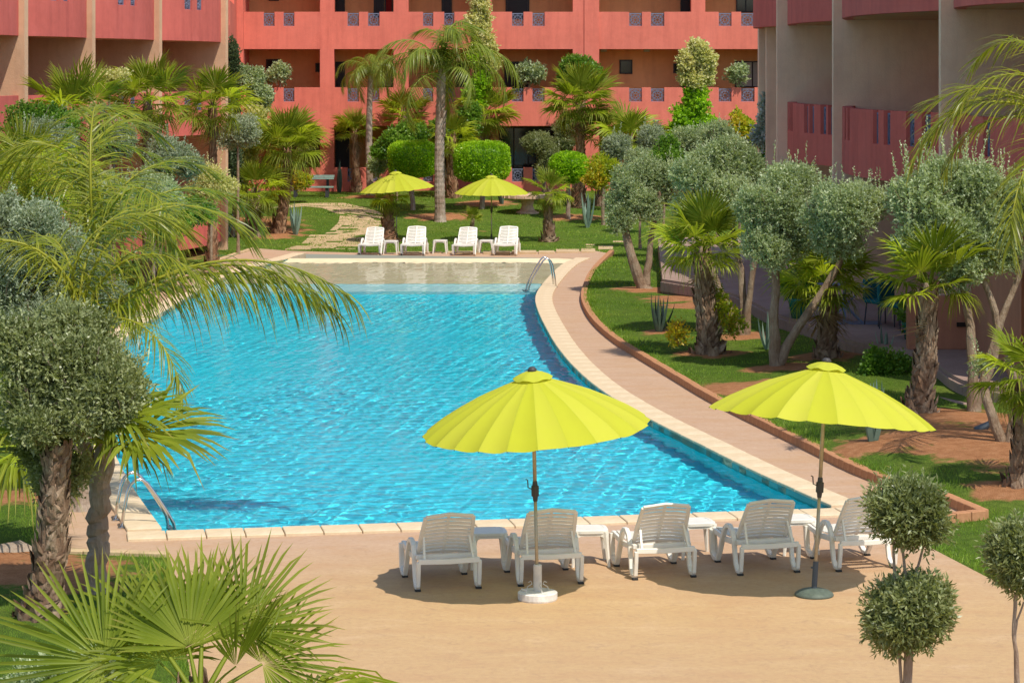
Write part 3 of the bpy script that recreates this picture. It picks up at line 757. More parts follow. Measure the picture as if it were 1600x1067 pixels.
def parapet(parent, fr, pts, z0, z1, zn, notches, mat, th=.2, inward=None, bay=None):
    """pts: (a,b) list in the frame; notches: arc-length intervals"""
    P = [Vector(p) for p in pts]; S = arclen(P); L = S[-1]
    cuts = sorted(set([0, L] + [x for n_ in notches for x in n_] + S[1:-1])); mb = MB(); cuts = [c for i, c in enumerate(cuts) if i == 0 or c - cuts[i - 1] > 1e-4]
    def off(s):
        p, d = at_len(P, S, s); p2, d2 = at_len(P, S, s + 1e-3); dd = (d + d2).normalized(); n = Vector((-dd.y, dd.x)); return p, p + n * th
    for a, b in zip(cuts, cuts[1:]):
        m_ = (a + b) / 2; cut = any(n0 < m_ < n1 for n0, n1 in notches)
        p0, q0 = off(a); p1, q1 = off(b); zt = zn if cut else z1
        vs = [fr.p(p.x, p.y, z) for z in (z0, zt) for p in (p0, p1, q1, q0)]
        f = [(0, 3, 2, 1), (4, 5, 6, 7), (0, 1, 5, 4), (2, 3, 7, 6), (1, 2, 6, 5), (3, 0, 4, 7)]
        if fr.u.cross(fr.v) < 0: f = [x[::-1] for x in f]
        mb.add(vs, f)
    w = mb.build('parapet', mat, parent)
    for n0, n1 in notches:
        p, d = at_len(P, S, n0); q, _ = at_len(P, S, n1); nn = Vector((-d.y, d.x)) * th * .45
        A = fr.p(p.x + nn.x, p.y + nn.y, zn); B = fr.p(q.x + nn.x, q.y + nn.y, zn); ux = (B - A)
        M = Matrix.Translation(A) @ Matrix(((ux.x, -ux.y / ux.length, 0, 0), (ux.y, ux.x / ux.length, 0, 0), (0, 0, z1 - zn - .07, 0), (0, 0, 0, 1)))
        o = link('railing_grille', GRILLE, parent, M)
    return w
def opening(parent, fr, kind, a0, a1, z0, z1, v, fill='door_dark', mull=1):
    """door or window on the back wall at depth v: frame and leaf/pane standing out from it"""
    f = .05
    mb = MB(); fr.box(mb, a0, a0 + f, v - .06, v, z0, z1); fr.box(mb, a1 - f, a1, v - .06, v, z0, z1); fr.box(mb, a0 + f, a1 - f, v - .06, v, z1 - f, z1); fr.box(mb, a0 + f, a1 - f, v - .06, v, z0, z0 + f)
    for k in range(1, mull): c = a0 + (a1 - a0) * k / mull; fr.box(mb, c - f / 2, c + f / 2, v - .058, v, z0 + f, z1 - f)
    o = mb.build(kind, 'frame_dark', parent)
    sub = 'pane' if kind == 'window' else 'door_leaf'
    for k in range(mull):
        c0 = a0 + f + (a1 - a0 - 2 * f) * k / mull + .004; c1 = a0 + f + (a1 - a0 - 2 * f) * (k + 1) / mull - .004
        fbox(fr, sub, fill, o, c0, c1, v - .03, v - .01, z0 + f, z1 - f)
    return o

# ---- back block, faces the camera
back = empty('apartment_building', (0, 96, 0), 'long salmon apartment block with flush piers and pierced metal railing panels behind the far lawn', 'building')
back_inv = Matrix.Translation((0, -96, 0))
bf = Fr((0, 0), (1, 0), (0, 1))
X = lambda px: (px - 800) / 39.58
ZB = lambda py: H - (py - HY) / 39.58
piers = [(500, 522), (615, 638), (735, 768), (895, 936), (1080, 1102), (1215, 1238)]
notch_px = [(412, 429), (443, 460), (543, 561), (575, 593), (661, 677), (694, 710), (800, 818), (832, 851), (983, 1003), (1017, 1038), (1123, 1143), (1158, 1179)]
xl, xr = X(381), X(1300)
lev = [(.25, 1.76, 1.20), (3.40, 4.92, 4.36), (6.43, 7.90, 7.34), (9.45, 10.9, 10.3)]
for i, (z0, z1, zn) in enumerate(lev):
    nt_ = [(X(a) - xl, X(b) - xl) for a, b in notch_px]
    parapet(back, bf, [(xl, 0), (xr, 0)], z0, z1, zn, nt_, 'salmon', th=.22)
    fbox(bf, 'balcony_floor', 'soffit', back, xl, xr, .222, 2.0, z0 + .003, z0 + .22)
for a, b in piers: fbox(bf, 'pier', 'salmon', back, X(a), X(b), -.004, .5, 0, 11.2)
fbox(bf, 'pier', 'salmon', back, xl - .25, xl, -.3, 2.0, 0, 11.2)
fbox(bf, 'pilaster', 'salmon', back, X(913), X(936) + .003, -.05, -.0045, 0, 11.2)
for a, b in piers: fbox(bf, 'partition', 'ochre', back, X(a) + .1, X(b) - .1, .505, 1.998, 0, 11.0)
fbox(bf, 'wall', 'ochre', back, xl - .2, xr, 2.0, 2.3, 0, 11.2)
fbox(bf, 'roof', 'salmon', back, xl - .3, xr, -.1, 9, 11.2, 11.4)
BV = 2.0
for k, (px0, px1, py0, py1, kind, fill, mu) in enumerate([
        (416, 437, 93, 116, 'window', 'glass_dark', 1), (493, 500, 99, 113, 'window', 'glass_dark', 1), (524, 539, 97, 143, 'door', 'door_dark', 1), (586, 614, 97, 137, 'window', 'curtain', 2),
        (690, 706, 95, 143, 'door', 'door_dark', 1), (712, 733, 97, 138, 'window', 'glass_dark', 2), (788, 828, 97, 143, 'door', 'door_dark', 2), (968, 988, 94, 116, 'window', 'glass_dark', 1), (1052, 1061, 100, 115, 'window', 'glass_dark', 1),
        (1063, 1079, 97, 143, 'door', 'door_dark', 1), (1148, 1203, 96, 137, 'window', 'curtain', 2),
        (420, 436, -20, 2, 'window', 'glass_dark', 1), (524, 539, -22, 30, 'door', 'door_dark', 1), (584, 600, -22, 28, 'door', 'door_dark', 1), (601, 614, -22, 25, 'window', 'red_curtain', 1), (690, 706, -22, 30, 'door', 'door_dark', 1),
        (790, 827, -22, 30, 'door', 'door_dark', 2), (1063, 1080, -22, 30, 'door', 'door_dark', 1), (1150, 1180, -22, 20, 'window', 'glass_dark', 2),
        (524, 546, 200, 275, 'door', 'door_dark', 1), (586, 610, 218, 258, 'window', 'glass_dark', 2), (440, 499, 205, 275, 'door', 'door_dark', 2), (675, 700, 215, 275, 'door', 'door_dark', 2), (780, 893, 199, 280, 'door', 'glass_dark', 5), (960, 1010, 215, 275, 'door', 'door_dark', 2), (1120, 1160, 215, 275, 'door', 'door_dark', 2)]):
    s = 98.0 / 96.0   # the back wall stands 2 m behind the front
    opening(back, bf, kind, X(px0) * s, X(px1) * s, H - (py1 - HY) * s / 39.58, H - (py0 - HY) * s / 39.58, BV, fill, mu)
for px, py in ((945, 78), (1013, 79), (1115, 79)): fbox(bf, 'ceiling_lamp', 'curtain', back, X(px) - .12, X(px) + .12, 1.0, 1.2, 6.33, 6.43)

# ---- left block, running away from the camera
U0, U1 = Vector((-12.72, 60.4)), Vector((-9.04, 75.5)); uu = (U1 - U0).normalized()
lf = Fr(U0, uu, (-uu.y, uu.x)); LU = (U1 - U0).length
left = empty('apartment_building', (0, 0, 0), 'crimson apartment block with tan fins between its balconies on the left side', 'building')
finL = [LU * t for t in (-.62, -.27, .076, .348, .656, 1.007)]
for a in finL: fbox(lf, 'fin', 'tan', left, a - .11, a + .11, -.16, 2.0, 0, 11.2)
levL = [(.3, 1.8, 1.3), (3.66, 4.96, 4.4), (6.47, 7.95, 7.4), (9.45, 10.9, 10.3)]
for a, b in zip(finL, finL[1:]):
    a += .11; b -= .11; n = 8; w = b - a
    for z0, z1, zn in levL:
        pts = [(a + w * k / n, -.30 * 4 * (k / n) * (1 - k / n)) for k in range(n + 1)]
        nt_ = [(w * .30, w * .40), (w * .47, w * .57)]
        parapet(left, lf, pts, z0, z1, zn, nt_, 'crimson', th=.18)
        mb = MB(); mb.add([lf.p(p[0], p[1] + .02, z0 + .004) for p in pts] + [lf.p(b, 2, z0 + .004), lf.p(a, 2, z0 + .004)], [tuple(range(n + 3))]); mb.add([lf.p(p[0], p[1] + .02, z0 + .2) for p in pts] + [lf.p(b, 2, z0 + .2), lf.p(a, 2, z0 + .2)], [tuple(range(n + 3))])
        mb.build('balcony_floor', 'soffit', left)
        opening(left, lf, 'door', b - 1.25, b - .35, z0 + .2 if z0 > 1 else .2, z0 + 2.3, 2.0, 'door_dark', 1)
        fbox(lf, 'air_vent_box', 'crimson', left, a + 1.0, a + 1.7, 1.5, 1.99, z0 + 2.55, z0 + 2.95)
fbox(lf, 'wall', 'crimson', left, finL[0], finL[-1] + .1, 2.0, 2.3, 0, 11.2)
fbox(lf, 'roof', 'crimson', left, finL[0], finL[-1] + .1, -.2, 9, 11.2, 11.4)
# short link between the left block and the back block
A = Vector((-9.25, 77.0)); B = Vector((X(381) - .25, 95.7)); wf_u = (B - A).normalized(); wf = Fr(A, wf_u, (-wf_u.y, wf_u.x)); WL = (B - A).length
linkb = empty('link_building', (A.x, A.y, 0), 'narrow sunlit wall with two slit grilles linking the left and back blocks', 'building')
li = Matrix.Translation((-A.x, -A.y, 0))
mbs = parapet(linkb, wf, [(0, 0), (WL - 3.2, 0)], 6.35, 8.1, 7.2, [(2.6, 3.1), (9.0, 9.9)], 'salmon', th=.25)
fbox(wf, 'pier', 'salmon', linkb, WL - 3.2, WL, 0, .3, 0, 11.2)
fbox(wf, 'wall', 'ochre', linkb, 0, WL, 1.8, 2.0, 0, 11.2)
fbox(wf, 'balcony_floor', 'soffit', linkb, 0, WL - 3.2, .25, 1.8, 6.36, 6.55)
fbox(wf, 'upper_wall', 'salmon', linkb, 0, WL, .01, .25, 9.3, 11.2)
fbox(wf, 'parapet', 'salmon', linkb, 0, WL - 3.2, 0, .25, 3.4, 4.9)
for o in list(linkb.children): o.matrix_parent_inverse = Matrix.Translation((-A.x, -A.y, 0))
for o in list(back.children): pass

# ---- right block, in its own shade
K = 1.25                                   # measured distance stretched so the block's shadow clears the lawn
Yb, Ye = 39.6, 66.2
rx = lambda y: 11.75 - .0777 * y
zk = lambda z: H + K * (z - H)
B0 = Vector((rx(Yb), Yb)); B1 = Vector((rx(Ye), Ye)); ru = (B1 - B0).normalized(); rf = Fr(B0, ru, (ru.y, -ru.x))
ul = lambda y: (Vector((rx(y), y)) - B0).length
right = empty('apartment_building', (0, 0, 0), 'dark red shaded apartment block with tall thin fins and bulging balconies on the right', 'building')
finR = [ul(45.25), ul(54.75), ul(61.5)]
TOP = 8.7
for a in [.08] + finR: fbox(rf, 'fin', 'tan_shade_lift', right, a - .075, a + .075, -.28, 2.4, 0, TOP)
fbox(rf, 'fin', 'tan_shade_lift', right, finR[0] + .08, finR[0] + .21, -.2, 2.4, 0, TOP)
fbox(rf, 'fin', 'tan_shade_lift', right, ul(64.25) - .06, ul(64.25) + .06, -.05, 2.4, 0, TOP)
levR = [(zk(3.85), zk(4.96), zk(4.42)), (zk(6.5), zk(7.95), zk(7.4))]
bays = [(.08, finR[0], .5), (finR[0] + .13, finR[1], .75), (finR[1], finR[2], .42), (finR[2], ul(66.1), .35)]
DR = 2.4
for bi, (a, b, sag) in enumerate(bays):
    a += .08; b -= .08 if bi < 3 else 0; n = 12; w = b - a
    for li_, (z0, z1, zn) in enumerate(levR):
        if bi == 3 and li_ == 0: continue
        pts = [(a + w * k / n, -sag * 4 * (k / n) * (1 - k / n)) for k in range(n + 1)]
        S_ = arclen([Vector(p) for p in pts])[-1]
        if w > 5.5: nt_ = [(S_ * f_, S_ * f_ + .36) for f_ in (.08, .15, .27, .34, .60, .66, .75, .81)]
        else: nt_ = [(S_ * .3, S_ * .3 + .3), (S_ * .6, S_ * .6 + .3)]
        parapet(right, rf, pts, z0, z1, zn, nt_, 'crimson', th=.22)
        mb = MB()
        for zz in (z0 + .004, z0 + .22): mb.add([rf.p(p[0], p[1] + .02, zz) for p in pts] + [rf.p(b, DR, zz), rf.p(a, DR, zz)], [tuple(range(n + 3))])
        mb.build('balcony_floor', 'soffit', right)
        if bi < 3:
            opening(right, rf, 'door', a + .25, a + 1.35, z0 + .2, z0 + 2.75, DR, 'door_dark', 1)
            fbox(rf, 'air_vent_box', 'brown_wall', right, a + 2.2, a + 3.0, 1.8, DR - .01, z1 + 1.15, z1 + 1.75)
            mb = MB(); mb.lathe([(.04, 0), (.10, .05), (.11, .28), (.05, .42)], 10); q = rf.p(a + .75, DR - .12, z1 + 1.25); o = mb.build('wall_lamp', 'frame_dark', right, M=Matrix.Translation(q))
fbox(rf, 'wall', 'crimson', right, 0, ul(66.1), DR, DR + .3, 0, TOP)
fbox(rf, 'roof', 'crimson', right, 0, ul(66.1), -.2, 9, TOP, TOP + .2)
fbox(rf, 'end_wall', 'tan_shade_lift', right, ul(66.1), ul(66.1) + .2, .1, 9, 0, TOP)
fbox(rf, 'end_wall', 'tan_shade_lift', right, -.2, -.001, .1, 9, 0, TOP)
# ground floor walls of the right block
mb = MB(); q = W(1417, 545, (H - tz) * F / (545 - HY)); 
lw = empty('low_wall', (q.x, q.y, tz), 'brown rendered low wall with small wall lights beside the shaded terrace', 'wall')
MB_ = MB(); MB_.box(0, 2.6, -.1, .1, 0, .98); MB_.build('wall_panel', 'brown_wall', lw, bevel=.01)
MB_ = MB(); MB_.box(.9, 1.12, -.13, -.101, .42, .5); MB_.build('step_light', 'frame_dark', lw)
tw = empty('garden_wall', (q.x + 1.15, q.y - 4.6, tz - .2), 'tall brown garden wall behind the right olive trunks', 'wall')
MB_ = MB(); MB_.box(0, .22, 0, 4.4, -.2, 2.6); MB_.box(.22, 3, 0, .2, -.2, 2.6); MB_.build('wall_panel', 'brown_wall', tw)

# ================================================================== POOL FURNITURE
def lounger_proto():
    """local y: 0 at the rear legs, + towards the feet; x across, centred"""
    t = empty('sun_lounger', (0, 0, 0), 'x', 'sun lounger')
    W2 = .335
    mt = 'white_plastic'
    for sx in (-1, 1):
        x = sx * W2
        mb = MB(); mb.bar([(x, -.005, .32), (x, .005, .20), (x, .03, .055), (x, .055, .03)], .042, [.045, .042, .038, .034])
        mb.build('leg', mt, t, bevel=.004)
        mb = MB(); mb.bar([(x, .05, .03), (x, .13, .035), (x, .19, .10), (x, .225, .22), (x, .25, .34), (x, .30, .44), (x, .38, .485), (x, .47, .48), (x, .55, .43), (x, .62, .33), (x, .72, .14), (x, .80, .03)], .05, [.035, .035, .038, .042, .045, .048, .05, .05, .052, .055, .048, .04])
        mb.build('armrest', mt, t, bevel=.005)
        mb = MB(); mb.bar([(x, .79, .028), (x, .90, .035), (x, .98, .08), (x, 1.0, .20), (x, 1.01, .34)], .055, [.04, .045, .05, .06, .07])
        mb.build('leg', mt, t, bevel=.004)
        for yy in (.045, .80): mb = MB(); mb.box(x - .03, x + .03, yy - .025, yy + .025, 0, .022); mb.build('foot_pad', 'foot_dark', t)
        mb = MB(); mb.bar([(x * .93, .24, .325), (x * .93, .6, .30), (x * .93, 1.03, .335)], .035, .06); mb.build('side_rail', mt, t, bevel=.004)
        mb = MB(); mb.bar([(x * .80, .01, .33), (x * .74, .17, .60)], .022, .03); mb.build('back_strut', mt, t)
    mb = MB(); mb.bar([(-W2, 0, .325), (0, -.012, .318), (W2, 0, .325)], .05, .055, up=(0, 1, 0)); mb.build('rear_rail', mt, t, bevel=.005)
    mb = MB(); mb.bar([(-W2, .16, .345), (W2, .16, .345)], .07, .05, up=(0, 1, 0)); mb.build('cross_rail', mt, t, bevel=.005)
    mb = MB(); mb.bar([(-W2, 1.02, .335), (0, 1.03, .31), (W2, 1.02, .335)], .04, .05, up=(0, 1, 0)); mb.build('front_rail', mt, t, bevel=.005)
    # seat slats and back slats, each with a small sag
    hb, tb = Vector((0, .33, .315)), Vector((0, -.03, .80)); bd = (tb - hb); L = bd.length; bd.normalize(); nrm = Vector((0, bd.z, -bd.y)) * -1
    sag = lambda u: .028 * (1 - (2 * u - 1) ** 2)
    def slat(c, ax, nn, half, w, nm='slat'):
        mb = MB(); n = 4; vs = []
        for k in range(n + 1):
            u = k / n; x = -half + 2 * half * u; b_ = c + nn * -sag(u) + Vector((x, 0, 0))
            for a, h_ in ((-1, 0), (1, 0), (1, 1), (-1, 1)): vs.append(b_ + ax * (a * w / 2) + nn * (h_ * .012))
        fs = [(3, 2, 1, 0), tuple(4 * n + k for k in range(4))]
        for i in range(n):
            for k in range(4): fs.append((4 * i + k, 4 * i + (k + 1) % 4, 4 * i + 4 + (k + 1) % 4, 4 * i + 4 + k))
        mb.add(vs, fs); return mb.build(nm, mt, t)
    nb = 10; st = (L - .06) / nb
    for i in range(nb):
        slat(hb + bd * (.03 + st * (i + .5)), bd, nrm, .262 - .010 * i / nb, st - .017)
    for sx in (-1, 1):
        mb = MB(); mb.bar([hb + Vector((sx * .283, 0, 0)), hb.lerp(tb, .5) + Vector((sx * .280, 0, 0)), tb + Vector((sx * .262, 0, 0))], .042, .03); mb.build('back_rail', mt, t, bevel=.005)
    mb = MB(); mb.bar([tb + Vector((-.262, 0, 0)), tb + Vector((0, .0, .012)) - nrm * 0.02, tb + Vector((.262, 0, 0))], .045, .03, up=tuple(bd)); mb.build('top_rail', mt, t, bevel=.005)
    mb = MB(); mb.bar([hb + Vector((0, 0, -.0)) - nrm * .03, tb - nrm * .035], .03, .02); mb.build('back_rib', mt, t)
    ns = 11; y0, y1 = .36, 1.0; st = (y1 - y0) / ns
    for i in range(ns):
        y = y0 + st * (i + .5); slat(Vector((0, y, .335 + .03 * ((y - .68) / .33) ** 2)), Vector((0, 1, 0)), Vector((0, 0, 1)), .285, st - .008)
    return t
def table_proto():
    t = empty('side_table', (0, 0, 0), 'x', 'side table'); mt = 'white_plastic'; a = .21
    mb = MB()
    n = 24; pts = []
    for k in range(n):
        th = 2 * PI * k / n; c, s = math.cos(th), math.sin(th); q = (abs(c) ** 5 + abs(s) ** 5) ** -.2; pts.append((a * c * q, a * s * q))
    hs = []
    inner = [(p[0] * .80, p[1] * .80) for p in pts]
    vs = [(p[0], p[1], .405) for p in pts] + [(p[0], p[1], .375) for p in pts] + [(p[0], p[1], .412) for p in inner] + [(p[0], p[1], .375) for p in inner]
    fs = []
    for k in range(n):
        j = (k + 1) % n; fs += [(n + k, n + j, j, k), (k, j, 2 * n + j, 2 * n + k), (2 * n + k, 2 * n + j, 3 * n + j, 3 * n + k), (3 * n + k, 3 * n + j, n + j, n + k)]
    mb.add(vs, fs)
    mb.build('table_rim', mt, t)
    for i in range(6):
        mb = MB(); y = -.14 + .056 * i; mb.box(-.17, .17, y - .023, y + .023, .394, .408)
        mb.build('table_slat', mt, t)
    for sx in (-1, 1):
        for sy in (-1, 1):
            mb = MB(); mb.tube([(sx * .165, sy * .165, .39), (sx * .18, sy * .18, .25), (sx * .205, sy * .205, 0)], [.045, .028, .018], 6); mb.build('leg', mt, t)
    for k in range(4):
        M = Matrix.Rotation(k * PI / 2, 4, 'Z'); mb = MB(); pts = [(-.19, 0), (-.15, .30), (-.11, .335), (0, .348), (.11, .335), (.15, .30), (.19, 0)]
        vs = []; 
        q = [(-.185, .22), (-.16, .32), (-.11, .345), (.11, .345), (.16, .32), (.185, .22), (.19, .385), (-.19, .385)]
        vs = [M @ Vector((x, -.195, z)) for x, z in q] + [M @ Vector((x, -.18, z)) for x, z in q]
        m_ = len(q); mb.add(vs, [tuple(range(m_)), tuple(range(2 * m_ - 1, m_ - 1, -1))] + [(i, m_ + i, m_ + (i + 1) % m_, (i + 1) % m_) for i in range(m_)]); mb.build('apron', mt, t)
    return t
LP = lounger_proto(); TP = table_proto()
def put(proto, first, p, rz, label, group, s=1.0):
    o = proto if first else copy_tree(proto)
    o.location = p; o.rotation_euler = (0, 0, rz); o.scale = (s, s, s); o['label'] = label; o['group'] = group
    return o
near_l = [((654, 925), 13, 'white slatted sun lounger at the left end of the near row, fully in parasol shade'),
          ((815, 917), 11.5, 'white slatted sun lounger directly behind the near left parasol pole'),
          ((994, 907), 13, 'white slatted sun lounger, middle of the near row, half in sun and half in shade'),
          ((1159, 900), 14.5, 'white slatted sun lounger just left of the leaning parasol pole'),
          ((1313, 894), 15, 'white slatted sun lounger at the right end of the near row behind the clipped olive')]
for i, ((px, py), a, lb) in enumerate(near_l):
    p = G(px, py); rz = R(a); c = Vector((math.cos(rz), math.sin(rz), 0)) * .335
    put(LP, i == 0, p + c, rz, lb, 'white loungers on the near plaza')
far_l = [((577, 399), -8, .95, 'white slatted sun lounger on the far shore, leftmost, next to the palm trunk'), ((644, 400), -6, 1.0, 'white slatted sun lounger on the far shore, right of the palm trunk'),
         ((724, 400), -8, .97, 'white slatted sun lounger on the far shore, third from the left'), ((788, 400), -8, 1.0, 'white slatted sun lounger on the far shore, rightmost below the far right parasol')]
for (px, py), a, s, lb in far_l:
    p = G(px, py); rz = R(180 + a); f = Vector((-math.sin(rz), math.cos(rz), 0)); put(LP, False, p - f * 1.0 * s, rz, lb, 'white loungers on the far shore', s)
tabs = [((762, 884), 8, 'small white plastic side table in shade right of the leftmost near lounger'), ((920, 880), 5, 'small white plastic side table in full sun left of the middle near lounger'), ((1086, 868), 12, 'small white plastic side table in shade right of the middle near lounger'),
        ((1243, 862), 12, 'small white plastic side table in sun left of the rightmost near lounger')]
for i, ((px, py), a, lb) in enumerate(tabs): put(TP, i == 0, G(px, py), R(a), lb, 'white side tables on the near plaza')
for (px, py), lb in [((611, 397), 'small white side table on the far shore beside the palm trunk'), ((688, 396), 'small white side table on the far shore, middle one, in open sun'), ((760, 396), 'small white side table on the far shore left of the rightmost lounger')]:
    put(TP, False, G(px, py), R(-5), lb, 'white side tables on the far shore')

def parasol(base, top, rim_r, drop, tilt, label, group, foot, nseg=24, crank=True, seed=0):
    """tilt: canopy rotation (about x, about y)"""
    rnd = random.Random(seed); t = empty('parasol', base, label, 'parasol', group)
    v = top - base; L = v.length
    cz = min(1.14, L * .5)
    mb = MB(); mb.tube([(0, 0, .05), tuple(v * (cz / L))], .019, 10); mb.build('pole', 'pole_metal', t, smooth=True)
    mb = MB(); mb.tube([tuple(v * (cz / L)), tuple(v * .985)], .0215, 10); mb.build('upper_pole', 'pole_metal', t, smooth=True)
    d = v.normalized(); c = v * (cz / L)
    mb = MB(); mb.tube([c + d * -.10, c + d * -.05, c + d * -.045, c + d * .06, c + d * .065, c + d * .11], [.024, .03, .042, .042, .03, .026], 10); k = mb.build('crank_box', 'pole_dark', t)
    if crank:
        mb = MB(); mb.tube([c + Vector((-.03, -.02, .03)), c + Vector((-.075, -.04, .05)), c + Vector((-.08, -.045, .13)), c + Vector((-.10, -.05, .14))], .007, 6); mb.build('crank_handle', 'pole_dark', k)
    # canopy
    T = Matrix.Translation(v) @ Matrix.Rotation(tilt[1], 4, 'Y') @ Matrix.Rotation(tilt[0], 4, 'X')
    prof = [(.11, -.035), (.30, -.125), (.5, -.225), (.68, -.34), (.84, -.455), (.95, -.55), (1.0, -.60)]
    seg = nseg; 
    for k in range(seg):
        mb = MB(); a0 = 2 * PI * k / seg; a1 = 2 * PI * (k + 1) / seg; vs = []; m = 4
        for (q, z) in prof:
            for j in range(m + 1):
                u = j / m; a = a0 + (a1 - a0) * u; b_ = 4 * u * (1 - u)
                rr = rim_r * q * (1 - .022 * b_ * q ** 3) * (math.cos((a1 - a0) / 2) / math.cos((u - .5) * (a1 - a0)))
                vs.append((rr * math.cos(a), rr * math.sin(a), drop * z / .60 - .020 * b_ * q))
        wr = rnd.uniform(-.012, .012); vs = [(x_, y_, z_ + (4 * (j_ % 5) / 4 * (1 - (j_ % 5) / 4)) * (wr * (x_ * x_ + y_ * y_) / rim_r ** 2 + .006 * math.sin(9 * x_ + 3 * k) * math.cos(8 * y_))) for j_, (x_, y_, z_) in enumerate(vs)]
        n_ = len(prof); fs = [(i * (m + 1) + j, i * (m + 1) + j + 1, (i + 1) * (m + 1) + j + 1, (i + 1) * (m + 1) + j) for i in range(n_ - 1) for j in range(m)]
        mb.add(vs, fs, rnd.random())
        mb.build('canopy_panel', 'canvas', t, smooth=True, M=T)
    for k in range(seg):
        a = 2 * PI * k / seg; mb = MB(); ca, sa = math.cos(a), math.sin(a)
        mb.tube([(rim_r * q * ca, rim_r * q * sa, drop * z / .60 - .012) for q, z in prof] , .0045, 5, caps=False); mb.build('rib', 'pole_dark', t, M=T)
    # vent cap: small scalloped ring of cloth over the top
    mb = MB(); vs = []; m = 24
    for q, z in ((.03, .045), (.10, .03), (.17, -.005), (.205, -.035)):
        for k in range(m): a = 2 * PI * k / m; w = (.012 * math.sin(a * 6 + seed) * (q / .2) ** 2); vs.append((q * rim_r / 1.2 * (1 + w * 3) * math.cos(a), q * rim_r / 1.2 * (1 + w * 3) * math.sin(a), z + w))
    mb.add(vs, [(i * m + k, i * m + (k + 1) % m, (i + 1) * m + (k + 1) % m, (i + 1) * m + k) for i in range(3) for k in range(m)], .6); mb.build('vent_cap', 'canvas', t, smooth=True, M=T)
    mb = MB(); mb.lathe([(.012, .02), (.045, .035), (.05, .06), (.03, .085), (.004, .09)], 12); mb.build('finial', 'pole_dark', t, smooth=True, M=T)
    if foot == 'disc':
        mb = MB(); mb.lathe([(.205, 0), (.21, .015), (.21, .075), (.195, .085), (.05, .09)], 28); f = mb.build('base_disc', 'base_white', t)
        mb = MB(); mb.lathe([(.045, .08), (.045, .36), (.04, .37), (.02, .372)], 14); mb.build('sleeve', 'sleeve_white', t, smooth=False)
        for a in (.3, PI - .3, -1.2):
            mb = MB(); ca, sa = math.cos(a), math.sin(a); mb.tube([(ca * .13, sa * .13, .085), (ca * .11, sa * .11, .13), (ca * .06, sa * .06, .16), (ca * .075, sa * .075, .19), (ca * .10, sa * .10, .175)], .005, 6); mb.build('scroll', 'sleeve_white', t)
        mb = MB(); mb.bar([(-.17, -.02, .085), (-.17, -.02, .115), (-.12, -.09, .115), (-.12, -.09, .085)], .012, .01, up=(0, 0, 1)); mb.build('handle', 'base_white', f)
    elif foot == 'dome':
        mb = MB(); mb.lathe([(.205, 0), (.21, .012), (.20, .03), (.16, .055), (.09, .075), (.04, .082)], 30); mb.build('base_dome', 'base_green', t, smooth=True)
        mb = MB(); mb.tube([(0, 0, .06), tuple(d * .36)], .030, 12); mb.build('sleeve', 'sleeve_grey', t)
        mb = MB(); mb.tube([d * .30, d * .30 + Vector((-.05, -.02, 0))], .01, 8); mb.build('clamp_knob', 'sleeve_grey', t)
    else:
        mb = MB(); mb.lathe([(.03, -.02), (.03, .3)], 8); mb.build('ground_spike', 'pole_dark', t)
    return t
b1 = G(840, 936); parasol(b1, W(832, 586, b1.y), 1.215, .565, (R(2.2), R(-4.2)), 'lime parasol in front of the pool, on a white disc base, nearly upright', 'lime parasols on the near plaza', 'disc', seed=1)
b2 = G(1272, 930); parasol(b2, W(1291, 572, b2.y + .12), 1.215, .55, (R(-5.2), R(5.6)), 'lime parasol with a leaning pole on a grey green domed base', 'lime parasols on the near plaza', 'dome', seed=2)
def far_par(px, pyc, ptop, dx, rr, til, lb, seed):
    y = 78.5; g = Vector(((px - 800) * y / F, y, 0)); g.z = lawn_h(g.x, g.y)
    parasol(g, W(px + dx, ptop + 2, y), rr, .54, til, lb, 'lime parasols on the far lawn', 'spike', seed=seed)
far_par(620, 0, 268, -2, 1.20, (R(1), R(-5)), 'lime parasol on the far lawn in front of the palm trunk, tilted left', 3)
far_par(768, 0, 274, 0, 1.20, (R(1), R(0)), 'lime parasol on the far lawn, right one, between the square hedge and the lounger', 4)

# pool ladders
def ladder(p0, dirn, sep, lab, h=.75, s=.66):
    """p0: plan point between the deck feet; dirn: towards the water"""
    d = Vector((dirn[0], dirn[1])).normalized(); n = Vector((-d.y, d.x)); t = empty('pool_ladder', (p0.x, p0.y, 0), lab, 'ladder', rz=math.atan2(d.y, d.x))
    prof = [(0, 0), (.05, .32), (.11, .58), (.17, .70), (.27, .78), (.38, .78), (.48, .71), (.68, .46), (.88, .18), (.97, .03), (1.0, -.12), (1.0, -.5)]
    for sd in (-1, 1):
        pts = [Vector((x * s, sd * sep / 2, z * h)) for x, z in prof]
        mb = MB(); mb.tube(pts, .021, 10); mb.build('handrail', 'steel', t, smooth=True)
        mb = MB(); mb.lathe([(.05, .001), (.05, .012), (.025, .02)], 14, c=(0, sd * sep / 2, 0)); mb.build('flange', 'steel', t)
    for z in (-.18, -.42):
        mb = MB(); mb.box(.97 * s, 1.05 * s, -sep / 2, sep / 2, z, z + .03); mb.build('ladder_tread', 'steel', t)
f1 = G(180, 813); f2 = G(190, 825); 
ladder(((f1 + f2) / 2), (.95, .30), (f1 - f2).length, 'steel pool ladder with two curved handrails at the near left corner of the pool')
f1 = G(867, 449); ladder(f1 + Vector((0, .2, 0)), (-.99, -.12), .45, 'steel pool ladder handrail at the far right side of the pool', s=.72, h=.95)

